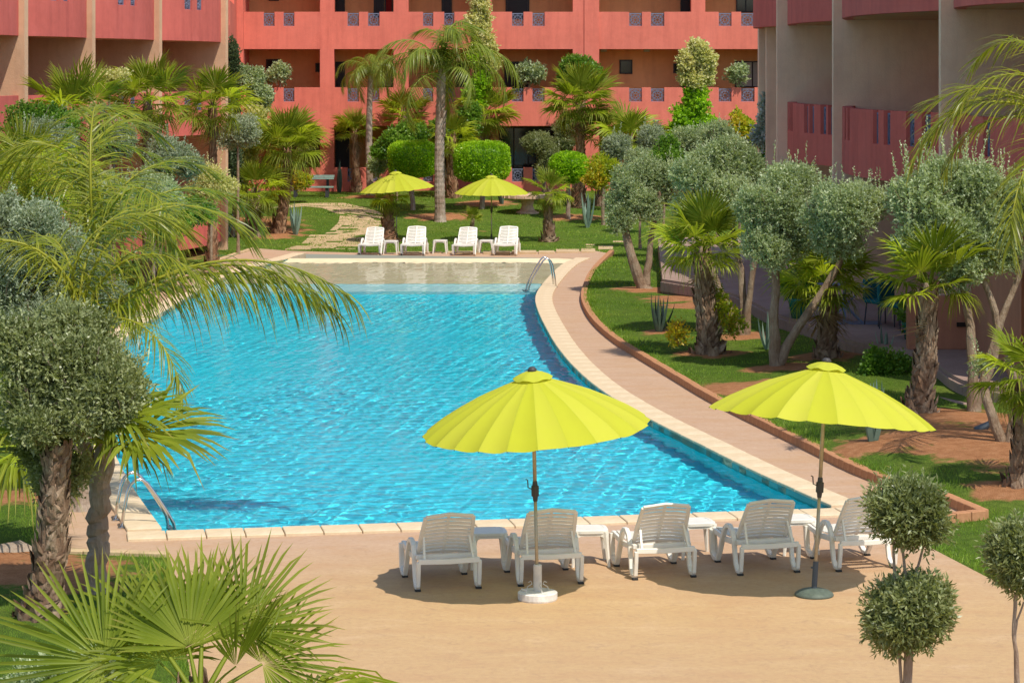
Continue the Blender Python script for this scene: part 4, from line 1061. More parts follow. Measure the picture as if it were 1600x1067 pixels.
# bench, round stone table, garden oddments
p = GL(487, 309); t = empty('garden_bench', p, 'green wooden picnic bench on the far lawn by the flagstone path', 'bench')
for k in range(3): MB_ = MB(); MB_.box(-.84, .84, -.05 + k * .19, .12 + k * .19, .70 + k * .05, .74 + k * .05); MB_.build('plank', 'bench_green', t)
MB_ = MB(); MB_.box(-.86, .86, -.5, -.28, .40, .45); MB_.build('seat', 'bench_green', t)
for sx in (-.6, .6):
    MB_ = MB(); MB_.box(sx - .05, sx + .05, -.44, -.34, 0, .4); MB_.box(sx - .05, sx + .05, .1, .2, 0, .7); MB_.box(sx - .03, sx + .03, -.34, .1, .3, .36); MB_.build('leg', 'iron_dark', t)
p = GL(824, 326); t = empty('stone_table', p, 'round pinkish stone fountain table on a pedestal at the back of the far lawn', 'table')
MB_ = MB(); MB_.lathe([(.42, 0), (.42, .06), (.26, .12), (.20, .3), (.24, .46), (.30, .5)], 20); MB_.build('pedestal', 'stone_bench', t)
MB_ = MB(); MB_.lathe([(.3, .5), (.80, .53), (.86, .56), (.86, .68), (.80, .70), (.6, .66)], 32); MB_.build('bowl', 'stone_bench', t)
for k in range(20):
    a = 2 * PI * k / 20; MB_ = MB(); MB_.box(-.10, .10, -.03, .03, -.05, .05, M=Matrix.Rotation(a, 4, 'Z') @ Matrix.Translation((0, -.875, .62))); MB_.build('carved_block', 'stone_bench', t)
p = GL(1535, 680); t = empty('garden_spotlight', p, 'small dark garden spotlight lying in the bare soil at the right', 'spotlight')
MB_ = MB(); MB_.tube([(-.10, 0, .06), (.02, 0, .12), (.12, 0, .18)], [.07, .06, .045], 12); MB_.build('lamp_body', 'sleeve_grey', t)
MB_ = MB(); MB_.tube([(.02, 0, .12), (.05, 0, 0)], .015, 6); MB_.build('stake', 'sleeve_grey', t)
p = GL(1488, 684); t = MB(); t.box(-.16, .16, -.12, .12, -.02, .07); o = t.build('paving_block', 'stone_slab', None, bevel=.012); o.location = p; tag(o, 'small flat tan block set in the bare soil near the spotlight', 'stone')
# terrace things in the shade
def ZT(px, py, z=tz): y = (H - z) * F / (py - HY); return Vector(((px - 800) * y / F, y, z))
p = ZT(1252, 497); t = empty('plant_pot', p, 'teal glazed pot with dark foliage on the shaded terrace', 'pot')
MB_ = MB(); MB_.lathe([(.20, 0), (.27, .35), (.31, .42), (.27, .42)], 18); MB_.build('pot', 'teal_glaze', t, smooth=True)
link('foliage', crown_mesh('pot_plant', [((0, 0, .65), (.35, .35, .3))], 160, 'green_leaf', leaf=.16, wid=.16, seed=3), t)
p = ZT(1425, 530); t = empty('plant_pot', p, 'teal glazed pot half hidden behind the palm trunk by the low wall', 'pot')
MB_ = MB(); MB_.lathe([(.14, 0), (.19, .28), (.22, .34), (.19, .34)], 18); MB_.build('pot', 'teal_glaze', t, smooth=True)
link('foliage', crown_mesh('pot_plant2', [((0, 0, .5), (.25, .25, .22))], 90, 'green_leaf', leaf=.12, wid=.2, seed=4), t)
p = ZT(1318, 504); t = empty('folding_table', p, 'pale blue grey folding table with crossed legs on the shaded terrace', 'table')
for dy in (-.3, .3):
    for sg in (-1, 1):
        MB_ = MB(); MB_.bar([(sg * -.36, dy, .02), (sg * .36, dy + .03 * sg, .74)], .035, .035, up=(0, 1, 0)); MB_.build('leg', 'blue_grey', t)
MB_ = MB(); MB_.box(-.5, .5, -.38, .38, .74, .78); MB_.build('table_top', 'blue_grey', t)
MB_ = MB(); MB_.bar([(-.02, -.3, .02), (-.02, -.3, .74)], .06, .06); MB_.build('post', 'blue_grey', t)
p = ZT(1330, 503); t = MB(); t.box(-.55, .55, -.3, .2, 0, .015); o = t.build('floor_mat', 'blue_grey'); o.location = p + Vector((0, -.2, .004)); tag(o, 'blue grey mat on the terrace under the folding table', 'mat')
for k, (px, py, lb) in enumerate([(1378, 508, 'dark metal chair with teal cushion on the shaded terrace, left of the pair'), (1402, 514, 'dark metal chair with teal cushion beside the low wall, right of the pair')]):
    p = ZT(px, py); t = empty('garden_chair', p, lb, 'chair', 'teal cushioned chairs on the terrace', rz=R(25 + 20 * k))
    for sx in (-.22, .22):
        for sy in (-.22, .22): MB_ = MB(); MB_.tube([(sx * 1.15, sy * 1.15, 0), (sx, sy, .44)], .014, 6); MB_.build('leg', 'iron_dark', t)
    MB_ = MB(); MB_.box(-.26, .26, -.26, .26, .44, .52); MB_.build('cushion', 'teal_cushion', t, bevel=.02)
    MB_ = MB(); MB_.box(-.26, .26, .24, .32, .50, .92); MB_.build('backrest', 'teal_cushion', t, bevel=.02)

# ================================================================== PLANTS
FAN = [fan_mesh('fan_leaf_%d' % k, 20 + k, droop=.22 + .10 * k, n=40, cup=.20 - .03 * k, spread=245 + 5 * k, pet=.8) for k in range(4)]
FANY = [fan_mesh('fan_leaf_y%d' % k, 40 + k, mat='fan_leaf_yellow', droop=.5 + .2 * k, n=38, cup=.12, spread=250) for k in range(2)]
FANDROOP = [fan_mesh('fan_leaf_d%d' % k, 50 + k, droop=.95 + .2 * k, n=36, cup=.05, spread=230, split=.42, wob=.10) for k in range(2)]
FANDRY = [fan_mesh('fan_leaf_dry', 60, mat='fan_dry', droop=1.3, n=26, cup=0, spread=200, split=.4, wob=.2)]
FANUP = [fan_mesh('fan_leaf_up%d' % k, 70 + k, droop=.06, n=34, cup=.35, spread=150 + 40 * k, pet=.6, split=.55) for k in range(2)]
BIG = [fan_mesh('fan_leaf_big%d' % k, 65 + k, droop=.20 + .12 * k, n=42, cup=.16, spread=225, pet=.8, split=.40, wob=.06) for k in range(3)]
FEA = [feather_mesh('feather_%d' % k, 80 + k, rise=38 + 14 * k, fall=-62 - 8 * k, n=56, ll=.70, lw=.0105, hang=.62 + .12 * k) for k in range(4)]
ARCH = feather_mesh('feather_arch', 77, rise=40, fall=-42, n=64, ll=.80, lw=.0105, hang=1.35)
FEAF = [feather_mesh('feather_far_%d' % k, 90 + k, mat='queen_leaf_far', L=2.6, rise=62 + 8 * k, fall=-80, n=48, ll=.72, lw=.012, hang=1.3) for k in range(3)]

def boots(mb, p0, p1, r0, r1, rows, per=7, size=1.0, rnd=None, bend=0.0, flare=1.45):
    """trunk core plus overlapping split leaf bases, ragged and uneven"""
    rnd = rnd or random; p0 = Vector(p0); p1 = Vector(p1); H_ = (p1 - p0).length; off = Vector((bend, bend * .3, 0))
    ph = rnd.uniform(0, 6); cen = lambda t: p0.lerp(p1, t) + off * math.sin(PI * t) + Vector((math.sin(t * 5 + ph), math.cos(t * 4 + ph), 0)) * r0 * .12
    rad = lambda t: (r0 + (r1 - r0) * min(1, t * 1.3)) * (1 + (flare - 1) * max(0, 1 - t * 4) ** 2) * (1 + .06 * math.sin(t * 23 + ph)) * .88
    mb.tube([cen(k / 16) for k in range(17)], [rad(k / 16) for k in range(17)], 12, .12, jit=.08)
    n = int(rows * per * 1.25); z = Vector((0, 0, 1))
    for i in range(n):
        t = (i + rnd.random()) / n; a = i * 2.39996 + rnd.gauss(0, .22); c = cen(t); r = rad(t) * .95
        hh = H_ / rows * rnd.uniform(1.0, 2.4) * size; w = 2 * PI * r / per * rnd.uniform(.28, .52); o = r * max(.03, rnd.gauss(.17, .10)) * size
        d = Vector((math.cos(a), math.sin(a), 0)); s = Vector((-d.y, d.x, 0)); sk = s * rnd.uniform(-1.1, 1.1) * w
        b = c + d * r; tip = b + z * hh + d * o * 1.25 + sk * 1.3; q = rnd.uniform(.15, .7)
        vs = [b - s * w - z * hh * .15, b + s * w - z * hh * .1, b + s * w * .85 + z * hh * .6 + d * o * .7 + sk * .6, tip + s * w * q, tip - s * w * q - z * hh * rnd.uniform(-.1, .2), b - s * w * .85 + z * hh * .6 + d * o * .7 + sk * .6,
              b + z * hh * .3 + d * (o * .8 + w * .3)]
        mb.add(vs, [(0, 1, 6), (1, 2, 6), (2, 3, 4, 5, 6), (5, 0, 6)], min(1, max(0, rnd.gauss(.55, .36))))
    for i in range(n // 2):                                             # loose fibres
        t = rnd.random(); a = rnd.uniform(0, 6.28); d = Vector((math.cos(a), math.sin(a), 0)); s = Vector((-d.y, d.x, 0)); b = cen(t) + d * rad(t) * 1.05; L = rnd.uniform(.04, .12); w = .004 + .006 * rnd.random()
        e = b + d * L * rnd.uniform(.2, .8) + z * L * rnd.uniform(-1, .6) + s * L * rnd.uniform(-.4, .4)
        mb.add([b - s * w, b + s * w, e], [(0, 1, 2)], rnd.random())
def frondM(c, az, el, s, roll=0.0, back=.0):
    return Matrix.Translation(c) @ Matrix.Rotation(az, 4, 'Z') @ Matrix.Rotation(-el, 4, 'Y') @ Matrix.Rotation(roll, 4, 'X') @ Matrix.Translation((back, 0, 0)) @ Matrix.Diagonal((s, s, s, 1))
FP = 'fan palms of the garden'
def fan_palm(base, crown, r0, r1, n, s, label, seed, rows=14, per=7, yellow=.15, dry=3, lo=-35, hi=78, bark='palm_bark', az0=0, manual=None, bend=0.0, group=FP, trunk=True, droopy=.5):
    rnd = random.Random(seed); base = Vector(base); crown = Vector(crown)
    t = empty('fan_palm', base, label, 'palm tree', group); c = crown - base
    if trunk:
        mb = MB(); boots(mb, (0, 0, -.05), c - Vector((0, 0, .05 * s)), r0, r1, rows, per, 1.0, rnd, bend); mb.build('trunk', bark, t)
    for k in range(n):
        q = (k + .5) / n; az = az0 + k * 2.39996 + rnd.uniform(-.25, .25); el = R(hi + (lo - hi) * q ** .85 + rnd.uniform(-7, 7))
        if q < .22: me = rnd.choice(FANUP + FAN[:1])
        elif rnd.random() < yellow: me = rnd.choice(FANY)
        elif q > .72 and rnd.random() < droopy + .2: me = rnd.choice(FANDROOP)
        else: me = FAN[rnd.randrange(4)]
        sc = s * (.78 + .3 * math.sin(PI * min(1, q + .25))) * rnd.uniform(.9, 1.1)
        link('frond', me, t, frondM(c + Vector((0, 0, -.10 * q * s)), az, el, sc, rnd.uniform(-.35, .35)))
    for k in range(dry):
        link('dead_frond', FANDRY[0], t, frondM(c + Vector((0, 0, -.25 * s)), rnd.uniform(0, 6.3), R(rnd.uniform(-85, -62)), s * rnd.uniform(.5, .75), rnd.uniform(-.4, .4)))
    for (az, el, sc, me, roll) in (manual or []): link('frond', me, t, frondM(c, R(az), R(el), sc, R(roll)))
    return t
def s_at(y): return F / y
def FPx(cpx, cpy, bpx, bpy, w0, w1, n, s, label, seed, y=None, **kw):
    """palm from measured pixels: crown, base and trunk widths"""
    b = GL(bpx, bpy) if y is None else Vector(((bpx - 800) * y / F, y, lawn_h(0, y)))
    k = F / b.y; return fan_palm(b, W(cpx, cpy, b.y), w0 / 2 / k, w1 / 2 / k, n, s, label, seed, **kw)

# --- far lawn and against the back block
FPx(555, 207, 556, 302, 16, 9, 15, .62, 'fan palm with slim reddish trunk before the second pier of the back block', 1, rows=18, bark='palm_bark_red', lo=-20)
FPx(632, 185, 634, 300, 14, 10, 15, .72, 'fan palm rising directly behind the left square hedge', 2, rows=12, lo=-20)
FPx(757, 180, 757, 303, 17, 13, 24, .86, 'tall full fan palm directly behind the right square hedge', 3, rows=18, lo=-45, bark='palm_bark_red', dry=2)
FPx(706, 218, 706, 310, 18, 14, 14, .66, 'fan palm with shaggy brown trunk just right of the tall grey trunk', 4, rows=14, bark='palm_bark_red', yellow=.6)
FPx(906, 165, 905, 318, 22, 14, 26, .95, 'large fan palm wrapped in a green climber in front of the middle pier', 5, rows=22, bark='palm_bark_red', lo=-40)
FPx(945, 215, 938, 315, 14, 11, 12, .80, 'leafy fan palm between the large climber palm and the grey shrubs', 6, lo=-15, yellow=.5)
FPx(985, 222, 978, 318, 13, 10, 14, .85, 'leafy yellow green fan palm left of the flowering climber column', 7, lo=-25, yellow=.5)
FPx(859, 300, 856, 379, 22, 12, 15, .50, 'small fan palm with a tapering trunk standing alone on the lawn by the stone table', 8, rows=15, hi=85, lo=-60, bark='palm_bark', yellow=.4, dry=4)
FPx(608, 308, 607, 380, 30, 12, 14, .46, 'small fan palm with a cone-shaped trunk under the far left parasol', 9, rows=16, bark='palm_bark_red', lo=-65, dry=3)
FPx(738, 345, 738, 362, 8, 6, 9, .30, 'tiny young fan palm on the lawn between the two far parasols', 10, rows=4, lo=10, dry=0)
FPx(447, 232, 430, 352, 22, 13, 20, .92, 'leaning fan palm right of the far left palm row, by the bench', 11, rows=20, bark='palm_bark_red', lo=-30, bend=.2)
FPx(468, 222, 460, 300, 16, 12, 14, .8, 'fan palm with pale trunk just behind the leaning palm and the bench', 12, rows=12, lo=-35)
FPx(400, 300, 398, 372, 22, 15, 14, .75, 'low shaggy fan palm at the left edge of the flagstone path', 13, rows=12, lo=-45, yellow=.5)
# --- left row before the crimson block
FPx(232, 160, 230, 437, 22, 15, 20, .80, 'tall fan palm in the left row, middle one, with a straight shaggy trunk', 14, y=64, rows=34, lo=-45, hi=80)
FPx(333, 168, 331, 0, 16, 13, 18, .80, 'tall fan palm in the left row, right one, before the last crimson balcony', 15, y=68, rows=34, bark='palm_bark_red', lo=-45)
FPx(116, 182, 124, 0, 20, 16, 18, .86, 'tall fan palm in the left row, leftmost one, with a broad crown', 16, y=58, rows=32, lo=-40)
FPx(40, 300, 42, 0, 22, 18, 20, 1.0, 'yellow green fan palm at the left edge below the crimson balcony', 17, y=50, rows=18, lo=-35, yellow=.7)
# --- right lawn
FPx(1098, 392, 1107, 557, 42, 28, 20, .66, 'fan palm with thick shaggy trunk on the right lawn by the double-curved kerb', 18, rows=20, per=8, hi=85, lo=-22, dry=2, yellow=.35)
FPx(1294, 450, 1293, 563, 36, 27, 18, .68, 'fan palm with fresh yellow leaves directly behind the right near parasol', 19, rows=16, yellow=.6, lo=-18, dry=3)
FPx(1452, 452, 1437, 652, 44, 31, 15, .66, 'fan palm with diamond-patterned trunk beside the brown low wall', 20, rows=22, per=8, lo=-8, yellow=.3, dry=1)
FPx(1610, 592, 1592, 765, 46, 36, 16, .50, 'fan palm with short crown at the right edge beside the pale forked trunk', 21, rows=16, per=9, lo=-40, dry=2, hi=70)
# --- left foreground
b = G(62, 968); k = F / b.y
fan_palm(b, W(96, 690, b.y), 31 / k, 22 / k, 0, .7, 'stout fan palm with thick shaggy trunk at the left, one leaf over the pool', 22, rows=24, per=8, dry=0, lo=35, hi=60, az0=2.0,
         manual=[(4, 6, .98, FAN[1], 22), (14, 20, .80, FAN[2], 10), (24, -8, .70, FAN[3], 0), (150, 10, .7, FAN[3], 0), (80, 30, .8, FAN[2], 0), (60, 5, .8, FAN[3], 0)])
b = Vector((W(318, 0, 17.5).x, 17.5, 0))
fan_palm(b, W(312, 1100, 17.5), .2, .17, 3, .66, 'big fan palm in the left foreground, its crown cut by the bottom edge', 23, rows=8, per=8, dry=1, lo=20, hi=60,
         manual=[(94, 54, .74, BIG[0], 0), (174, 22, .94, BIG[1], -60), (142, 42, .78, BIG[2], -30), (50, 47, .78, BIG[1], 32), (22, 28, .66, BIG[2], 50), (0, 7, .98, FANDROOP[0], 0), (116, 56, .72, FANUP[1], -12),
                 (-120, 20, .6, FAN[2], 0)])
b = G(-70, 860); fan_palm(b, W(-58, 712, b.y), .2, .16, 2, .8, 'fan palm at the left edge whose pleated leaf stands upright', 24, rows=12, dry=0, lo=10, hi=60, manual=[(40, 80, 1.05, FANUP[1], 75), (-6, 10, .95, FANY[1], 25), (-16, -2, .85, FANDROOP[0], 0), (8, 2, .8, FAN[3], 10)])

# --- feather palms
QP = 'feather palms of the garden'
def feather_palm(base, crown, r0, r1, n, meshes, s, label, seed, lo=-25, hi=78, az0=0, manual=None, shaft=.5, trunk_h=None):
    rnd = random.Random(seed); base = Vector(base); c = Vector(crown) - base; t = empty('feather_palm', base, label, 'palm tree', QP)
    mb = MB(); L = c.length; m = int(L / .09); bx = rnd.uniform(-.06, .06)
    pts = [Vector((0, 0, -.1)).lerp(c, k / m) + Vector((bx * math.sin(PI * k / m), 0, 0)) for k in range(m + 1)]
    rad = [(r0 + (r1 - r0) * k / m) * (1 + .05 * (k % 2)) * (1.3 - .3 * min(1, k / 5)) for k in range(m + 1)]
    mb.tube(pts, rad, 12, .6, jit=.03)
    if shaft: boots(mb, c - c.normalized() * (L * shaft), c, r1 * 1.02, r1 * .95, int(L * shaft / .16), 5, 1.1, rnd, flare=1)
    mb.build('trunk', 'grey_bark', t)
    for k in range(n):
        q = (k + .5) / n; az = az0 + k * 2.39996 + rnd.uniform(-.25, .25); el = R((hi - 45) + (lo - hi) * q + rnd.uniform(-6, 6))
        link('frond', rnd.choice(meshes), t, frondM(c, az, el, s * rnd.uniform(.85, 1.1), rnd.uniform(-.2, .2)))
    for (az, el, sc, me, roll) in (manual or []): link('frond', me, t, frondM(c, R(az), R(el), sc, R(roll)))
    return t
p = GL(579, 308); feather_palm(p, W(579, 118, p.y), .14, .10, 15, FEAF, .72, 'slender feather palm with smooth grey trunk left of the far left parasol', 31, shaft=0, lo=-5, hi=70)
p = GL(688, 326); feather_palm(p, W(690, 116, p.y), .185, .14, 13, FEAF, 1.12, 'tallest feather palm with a stout grey trunk in the middle of the far lawn', 32, shaft=.42, lo=-10, hi=95,
    manual=[(80, 30, 1.25, FEAF[1], 0), (60, 24, 1.4, FEAF[2], 0), (-70, 22, 1.2, FEAF[2], 0), (8, -4, 1.35, FEAF[0], 0), (172, -6, 1.2, FEAF[0], 0)])
p = Vector(((128 - 800) * 31 / F, 31, 0))
feather_palm(p, W(128, 520, 31), .13, .10, 3, FEA, .85, 'feather palm at the left whose long fronds arch over the pool', 33, shaft=.4, lo=15, hi=85, az0=1.0,
    manual=[(2, 4, 1.17, ARCH, 0), (6, 1, 1.10, ARCH, 14), (-5, 6, 1.05, ARCH, -12), (22, 24, 1.05, FEA[2], 0), (-25, 14, .8, FEA[2], 0), (60, 18, 1.0, FEA[3], 0), (165, 15, .9, FEA[2], 0), (118, 20, .9, FEA[1], 0), (10, 34, .85, FEA[3], 0)])
p = Vector(((165 - 800) * 37 / F, 37, 0))
feather_palm(p, W(150, 400, 37), .13, .10, 5, FEA, 1.0, 'feather palm at the left behind the first, fronds rising before the crimson balconies', 34, shaft=.4, lo=5, hi=85, az0=.4,
    manual=[(20, 10, 1.0, FEA[1], 0), (60, 40, 1.1, FEA[3], 0), (170, 30, 1.0, FEA[3], 0), (95, 50, 1.15, FEA[3], 0)])
p = Vector(((1690 - 800) * 34 / F, 34, 0))
feather_palm(p, W(1690, 230, 34), .14, .11, 9, FEA, .95, 'feather palm whose yellow fronds hang in from the right edge', 35, shaft=.3, lo=5, hi=85, manual=[(178, 6, .80, FEA[1], 0), (168, 18, .82, FEA[0], 0), (192, 12, .82, FEA[2], 0), (183, -8, .75, FEA[1], 0)])
p = Vector(((40 - 800) * 44 / F, 44, 0))
feather_palm(p, W(40, 330, 44), .13, .10, 14, FEA, 1.0, 'feather palm at the far left edge with upright fronds below the balconies', 36, shaft=.3, lo=5, hi=90)

# --- olives and shrubs
def scatter(blobs, seed, k=6):
    """break each measured volume into an uneven cluster of smaller ones"""
    r = random.Random(seed); out = []
    for c, rad in blobs:
        out.append((c, tuple(q * .62 for q in rad)))
        for i in range(k):
            d = Vector((r.gauss(0, 1), r.gauss(0, 1), r.gauss(.15, .9))).normalized(); f = r.uniform(.42, .64); g = r.uniform(.30, .48)
            out.append(((c[0] + d.x * rad[0] * f, c[1] + d.y * rad[1] * f, c[2] + d.z * rad[2] * f), tuple(q * g for q in rad)))
    return out
def tree(name, base, stems, blobs, n, mat, label, cat, group, seed, leaf=.06, bark='olive_bark', twigs=0, clip=False, **kw):
    """stems: list of polylines (tuples of local points) with start and end radius; blobs in local space"""
    random.seed(seed); t = empty(name, base, label, cat, group)
    mb = MB()
    for pts, ra, rb in stems:
        pp = smooth_pl([Vector(p) for p in pts], 2); m = len(pp); pp = [p + Vector((random.gauss(0, 1), random.gauss(0, 1), 0)) * ra * .08 for p in pp]
        rr_ = [(ra + (rb - ra) * (i / (m - 1)) ** .8) * (1 + .45 * max(0, 1 - i / 2.0)) * random.uniform(.93, 1.07) for i in range(m)]; mb.tube(pp, rr_, 12, .6, jit=.08)
    for c, rad in blobs:
        c = Vector(c)
        for k in range(9 + twigs):
            d = Vector((random.gauss(0, 1), random.gauss(0, 1), random.gauss(.3, 1))).normalized(); e = c + Vector((d.x * rad[0], d.y * rad[1], d.z * rad[2])) * random.uniform(.6, 1.0)
            s0 = c - Vector((0, 0, rad[2] * .8)); limb(mb, s0.lerp(c, random.random() * .6), e, .016, .004, .12, 5, 4, .7)
    if stems: (mb.build('trunk', bark, t) if len(stems) == 1 else tag(mb.build('trunk', bark, t), kind='stuff') if not blobs else mb.build('trunk', bark, t))
    else: mb.build('branch', bark, t)['kind'] = 'stuff'
    kw.setdefault('bumpy', .24)
    link('crown', crown_mesh('crown', blobs if clip else scatter(blobs, seed), n, mat, leaf=leaf, seed=seed, **kw), t)
    return t
def loc(px, py, y, b, dy=0.0): return W(px, py, y + dy) - b
OG = 'silver olive trees of the garden'
def olive(bpx, bpy, stems, blobs, n, label, seed, mat='olive_leaf', leaf=.06, zb=None, y=None, cat='olive tree', name='olive_tree', group=OG, **kw):
    """stems: [( [(px,py,dy)...], r0, r1 )]; blobs: [(px,py,dy, rx px, rz px)] measured in the picture"""
    b = GL(bpx, bpy) if y is None else Vector(((bpx - 800) * y / F, y, lawn_h((bpx - 800) * y / F, y) if zb is None else zb)); k = F / b.y
    st = [([(0, 0, -.05)] + [loc(px, py, b.y, b, dy) for px, py, dy in pts], r0, r1) for pts, r0, r1 in stems]
    bl = [(tuple(loc(px, py, b.y, b, dy)), (rx / k, rx / k * .95, rz / k)) for px, py, dy, rx, rz in blobs]
    return tree(name, b, st, bl, n, mat, label, cat, group, seed, leaf=leaf, **kw)
olive(1008, 455, [([(985, 400, 0), (975, 350, .1), (975, 300, 0)], .17, .05), ([(1012, 420, .1), (1020, 360, .2), (1030, 300, 0)], .12, .04)],
      [(978, 305, 0, 34, 46), (1000, 275, .3, 42, 36), (1040, 290, .4, 36, 42), (965, 340, -.2, 24, 32), (1010, 320, .1, 36, 34)], 6500, 'silver olive with two pale trunks, nearest to the far end of the curved kerb', 41, shoots=30, leaf=.062)
olive(1165, 528, [([(1115, 440, 0), (1105, 380, .1), (1100, 320, 0)], .10, .04), ([(1160, 440, .3), (1150, 390, .3), (1140, 330, .2)], .10, .04), ([(1172, 450, 0), (1185, 380, 0), (1180, 330, 0)], .09, .04)],
      [(1090, 280, .3, 50, 50), (1130, 250, .6, 52, 45), (1150, 310, 0, 46, 48), (1085, 330, 0, 36, 30), (1170, 270, .6, 36, 44)], 9500, 'wide silver olive with a fan of pale stems behind the shaggy-trunked palm', 42, shoots=50, leaf=.062)
olive(1212, 577, [([(1210, 500, 0), (1212, 430, .1), (1215, 370, 0)], .12, .05), ([(1240, 520, 0), (1290, 450, .1), (1320, 395, 0)], .11, .05)],
      [(1200, 330, 0, 52, 60), (1235, 300, .4, 50, 48), (1190, 385, -.1, 44, 42), (1245, 360, 0, 44, 52), (1330, 335, -1.8, 54, 50), (1308, 370, -1.6, 42, 34), (1350, 320, -1.6, 38, 36), (1290, 330, -1.2, 40, 44)], 15000, 'large silver olive with a trunk forking into a long right-leaning limb', 43, shoots=90, leaf=.06)
olive(1520, 650, [([(1520, 560, 0), (1512, 480, .1), (1500, 420, 0)], .10, .05), ([(1560, 540, 0), (1555, 480, 0), (1530, 420, 0)], .09, .04), ([(1562, 500, 0), (1590, 440, .1), (1600, 390, 0)], .07, .04)],
      [(1440, 320, 0, 58, 62), (1500, 300, .3, 66, 56), (1480, 370, 0, 62, 56), (1550, 330, .2, 58, 60), (1430, 380, -.1, 44, 40), (1560, 390, 0, 48, 44), (1610, 320, 0, 54, 60), (1500, 420, -.1, 44, 26)], 17000, 'largest silver olive at the right, long shoots standing up before the dark balcony', 44, y=38.2, shoots=150, shoot_len=.75, leaf=.06)
olive(1572, 700, [([(1545, 640, 0), (1535, 600, .1)], .10, .05), ([(1590, 650, 0), (1585, 590, 0), (1575, 560, 0)], .11, .06)],
      [(1530, 575, 0, 12, 10)], 60, 'pale forked bare trunk at the right edge before the curved steps', 45, leaf=.05, cat='tree', name='bare_tree', group=None, shoots=2)
for i, (px, py, y, rx, rz, n, lb, mt) in enumerate([
        (962, 228, 84, 24, 24, 1400, 'small round blue grey shrub before the pier with the climber palm', 'olive_blue'), (1022, 222, 80, 26, 38, 1800, 'upright blue grey shrub left of the flowering climber column', 'olive_blue'),
        (1000, 262, 76, 32, 28, 2200, 'grey green shrub between the orange bush and the silver olives', 'olive_leaf'), (1078, 228, 74, 36, 36, 3000, 'silver shrub at the foot of the flowering climber column', 'olive_leaf'),
        (1120, 215, 72, 34, 32, 2600, 'silver shrub directly right of the flowering climber column', 'olive_leaf'), (272, 245, 62, 46, 36, 3600, 'dense blue grey shrub between two tall palms of the left row', 'olive_blue'),
        (178, 215, 60, 36, 38, 2600, 'blue grey shrub behind the leftmost tall palm of the left row', 'olive_blue'), (372, 205, 74, 34, 32, 2200, 'grey green shrub right of the third tall palm of the left row', 'olive_blue'),
        (240, 300, 58, 50, 46, 3000, 'low green shrub at the foot of the middle left palm', 'olive_leaf'), (170, 320, 54, 60, 60, 3500, 'grey green shrub in the left bed behind the feather palms', 'olive_leaf'),
        (330, 285, 66, 36, 34, 2000, 'yellow and white flecked shrub beside the agave on the left lawn', 'cream_flower'), (65, 250, 52, 70, 60, 4200, 'blue grey bush at the left under the crimson balconies', 'olive_blue')]):
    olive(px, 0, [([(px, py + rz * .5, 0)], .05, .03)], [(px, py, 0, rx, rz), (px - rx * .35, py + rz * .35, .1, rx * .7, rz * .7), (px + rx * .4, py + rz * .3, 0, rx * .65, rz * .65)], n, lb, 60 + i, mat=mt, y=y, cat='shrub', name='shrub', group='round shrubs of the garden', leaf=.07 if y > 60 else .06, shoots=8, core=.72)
# left foreground olives
olive(150, 932, [([(150, 880, 0), (156, 850, 0), (150, 820, .03), (158, 790, 0), (153, 760, .02), (166, 720, 0), (163, 680, 0)], .12, .105), ([(158, 760, .05), (130, 690, .1), (110, 640, 0)], .10, .05)],
      [(156, 596, -1.0, 62, 62), (100, 580, -1.0, 66, 68), (52, 622, -1.0, 54, 54), (182, 625, -1.2, 42, 48), (118, 530, -.6, 64, 44), (34, 550, -.8, 46, 60), (135, 655, -1.2, 50, 32), (62, 668, -1.3, 44, 32)], 15500, 'dark olive with twisted grey trunk at the left, crown overhanging the pool edge', 51, mat='olive_dark', leaf=.05, bark='grey_bark', shoots=60, twigs=22, bumpy=.34, shell=.6)
olive(40, 760, [([(45, 600, 0), (50, 480, 0)], .10, .06)], [(60, 390, 0, 72, 74), (20, 440, 0, 70, 70), (110, 450, .2, 60, 62), (60, 500, 0, 66, 50), (-10, 360, 0, 50, 70), (170, 480, .5, 40, 40)], 22000, 'tall blue grey olive bush at the far left above the dark olive', 52, y=35, leaf=.05, mat='olive_blue', shoots=60)
olive(96, 800, [([(98, 760, 0)], .03, .02)], [(96, 742, 0, 42, 34), (70, 715, .1, 36, 26)], 2200, 'low dark green bush tucked between the stout palm and the twisted trunk', 53, y=25.2, leaf=.05, mat='olive_dark', cat='shrub', name='shrub', group=None)
olive(120, 1100, [([(105, 1075, 0), (60, 1040, 0)], .02, .01)], [(110, 1062, 0, 86, 30), (60, 1070, 0, 50, 26)], 1500, 'sparse grey twiggy shrub at the bottom left under the fan leaves', 54, y=18.6, leaf=.045, mat='olive_leaf', cat='shrub', name='shrub', group=None, twigs=20)
# clipped olives in the right foreground
CL = 'clipped ball olives in the right foreground'
# (ball crowns)
olive(1418, 1190, [([(1418, 1040, 0), (1424, 990, 0), (1422, 930, 0)], .045, .03), ([(1395, 880, 0), (1398, 830, 0)], .014, .01), ([(1420, 930, 0), (1412, 880, .02), (1408, 820, 0)], .014, .010), ([(1425, 920, 0), (1440, 865, 0), (1448, 830, 0)], .014, .009)],
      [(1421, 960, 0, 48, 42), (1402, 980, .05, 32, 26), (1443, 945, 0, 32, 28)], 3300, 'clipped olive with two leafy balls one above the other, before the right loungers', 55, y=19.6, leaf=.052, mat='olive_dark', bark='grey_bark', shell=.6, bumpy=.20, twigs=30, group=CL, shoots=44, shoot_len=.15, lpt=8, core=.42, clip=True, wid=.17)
TOPI = None
b = Vector(((1418 - 800) * 19.6 / F, 19.6, 0)); k = F / 19.6
host = [o for o in COL.objects if o.get('label', '').startswith('clipped olive with two leafy')][0]
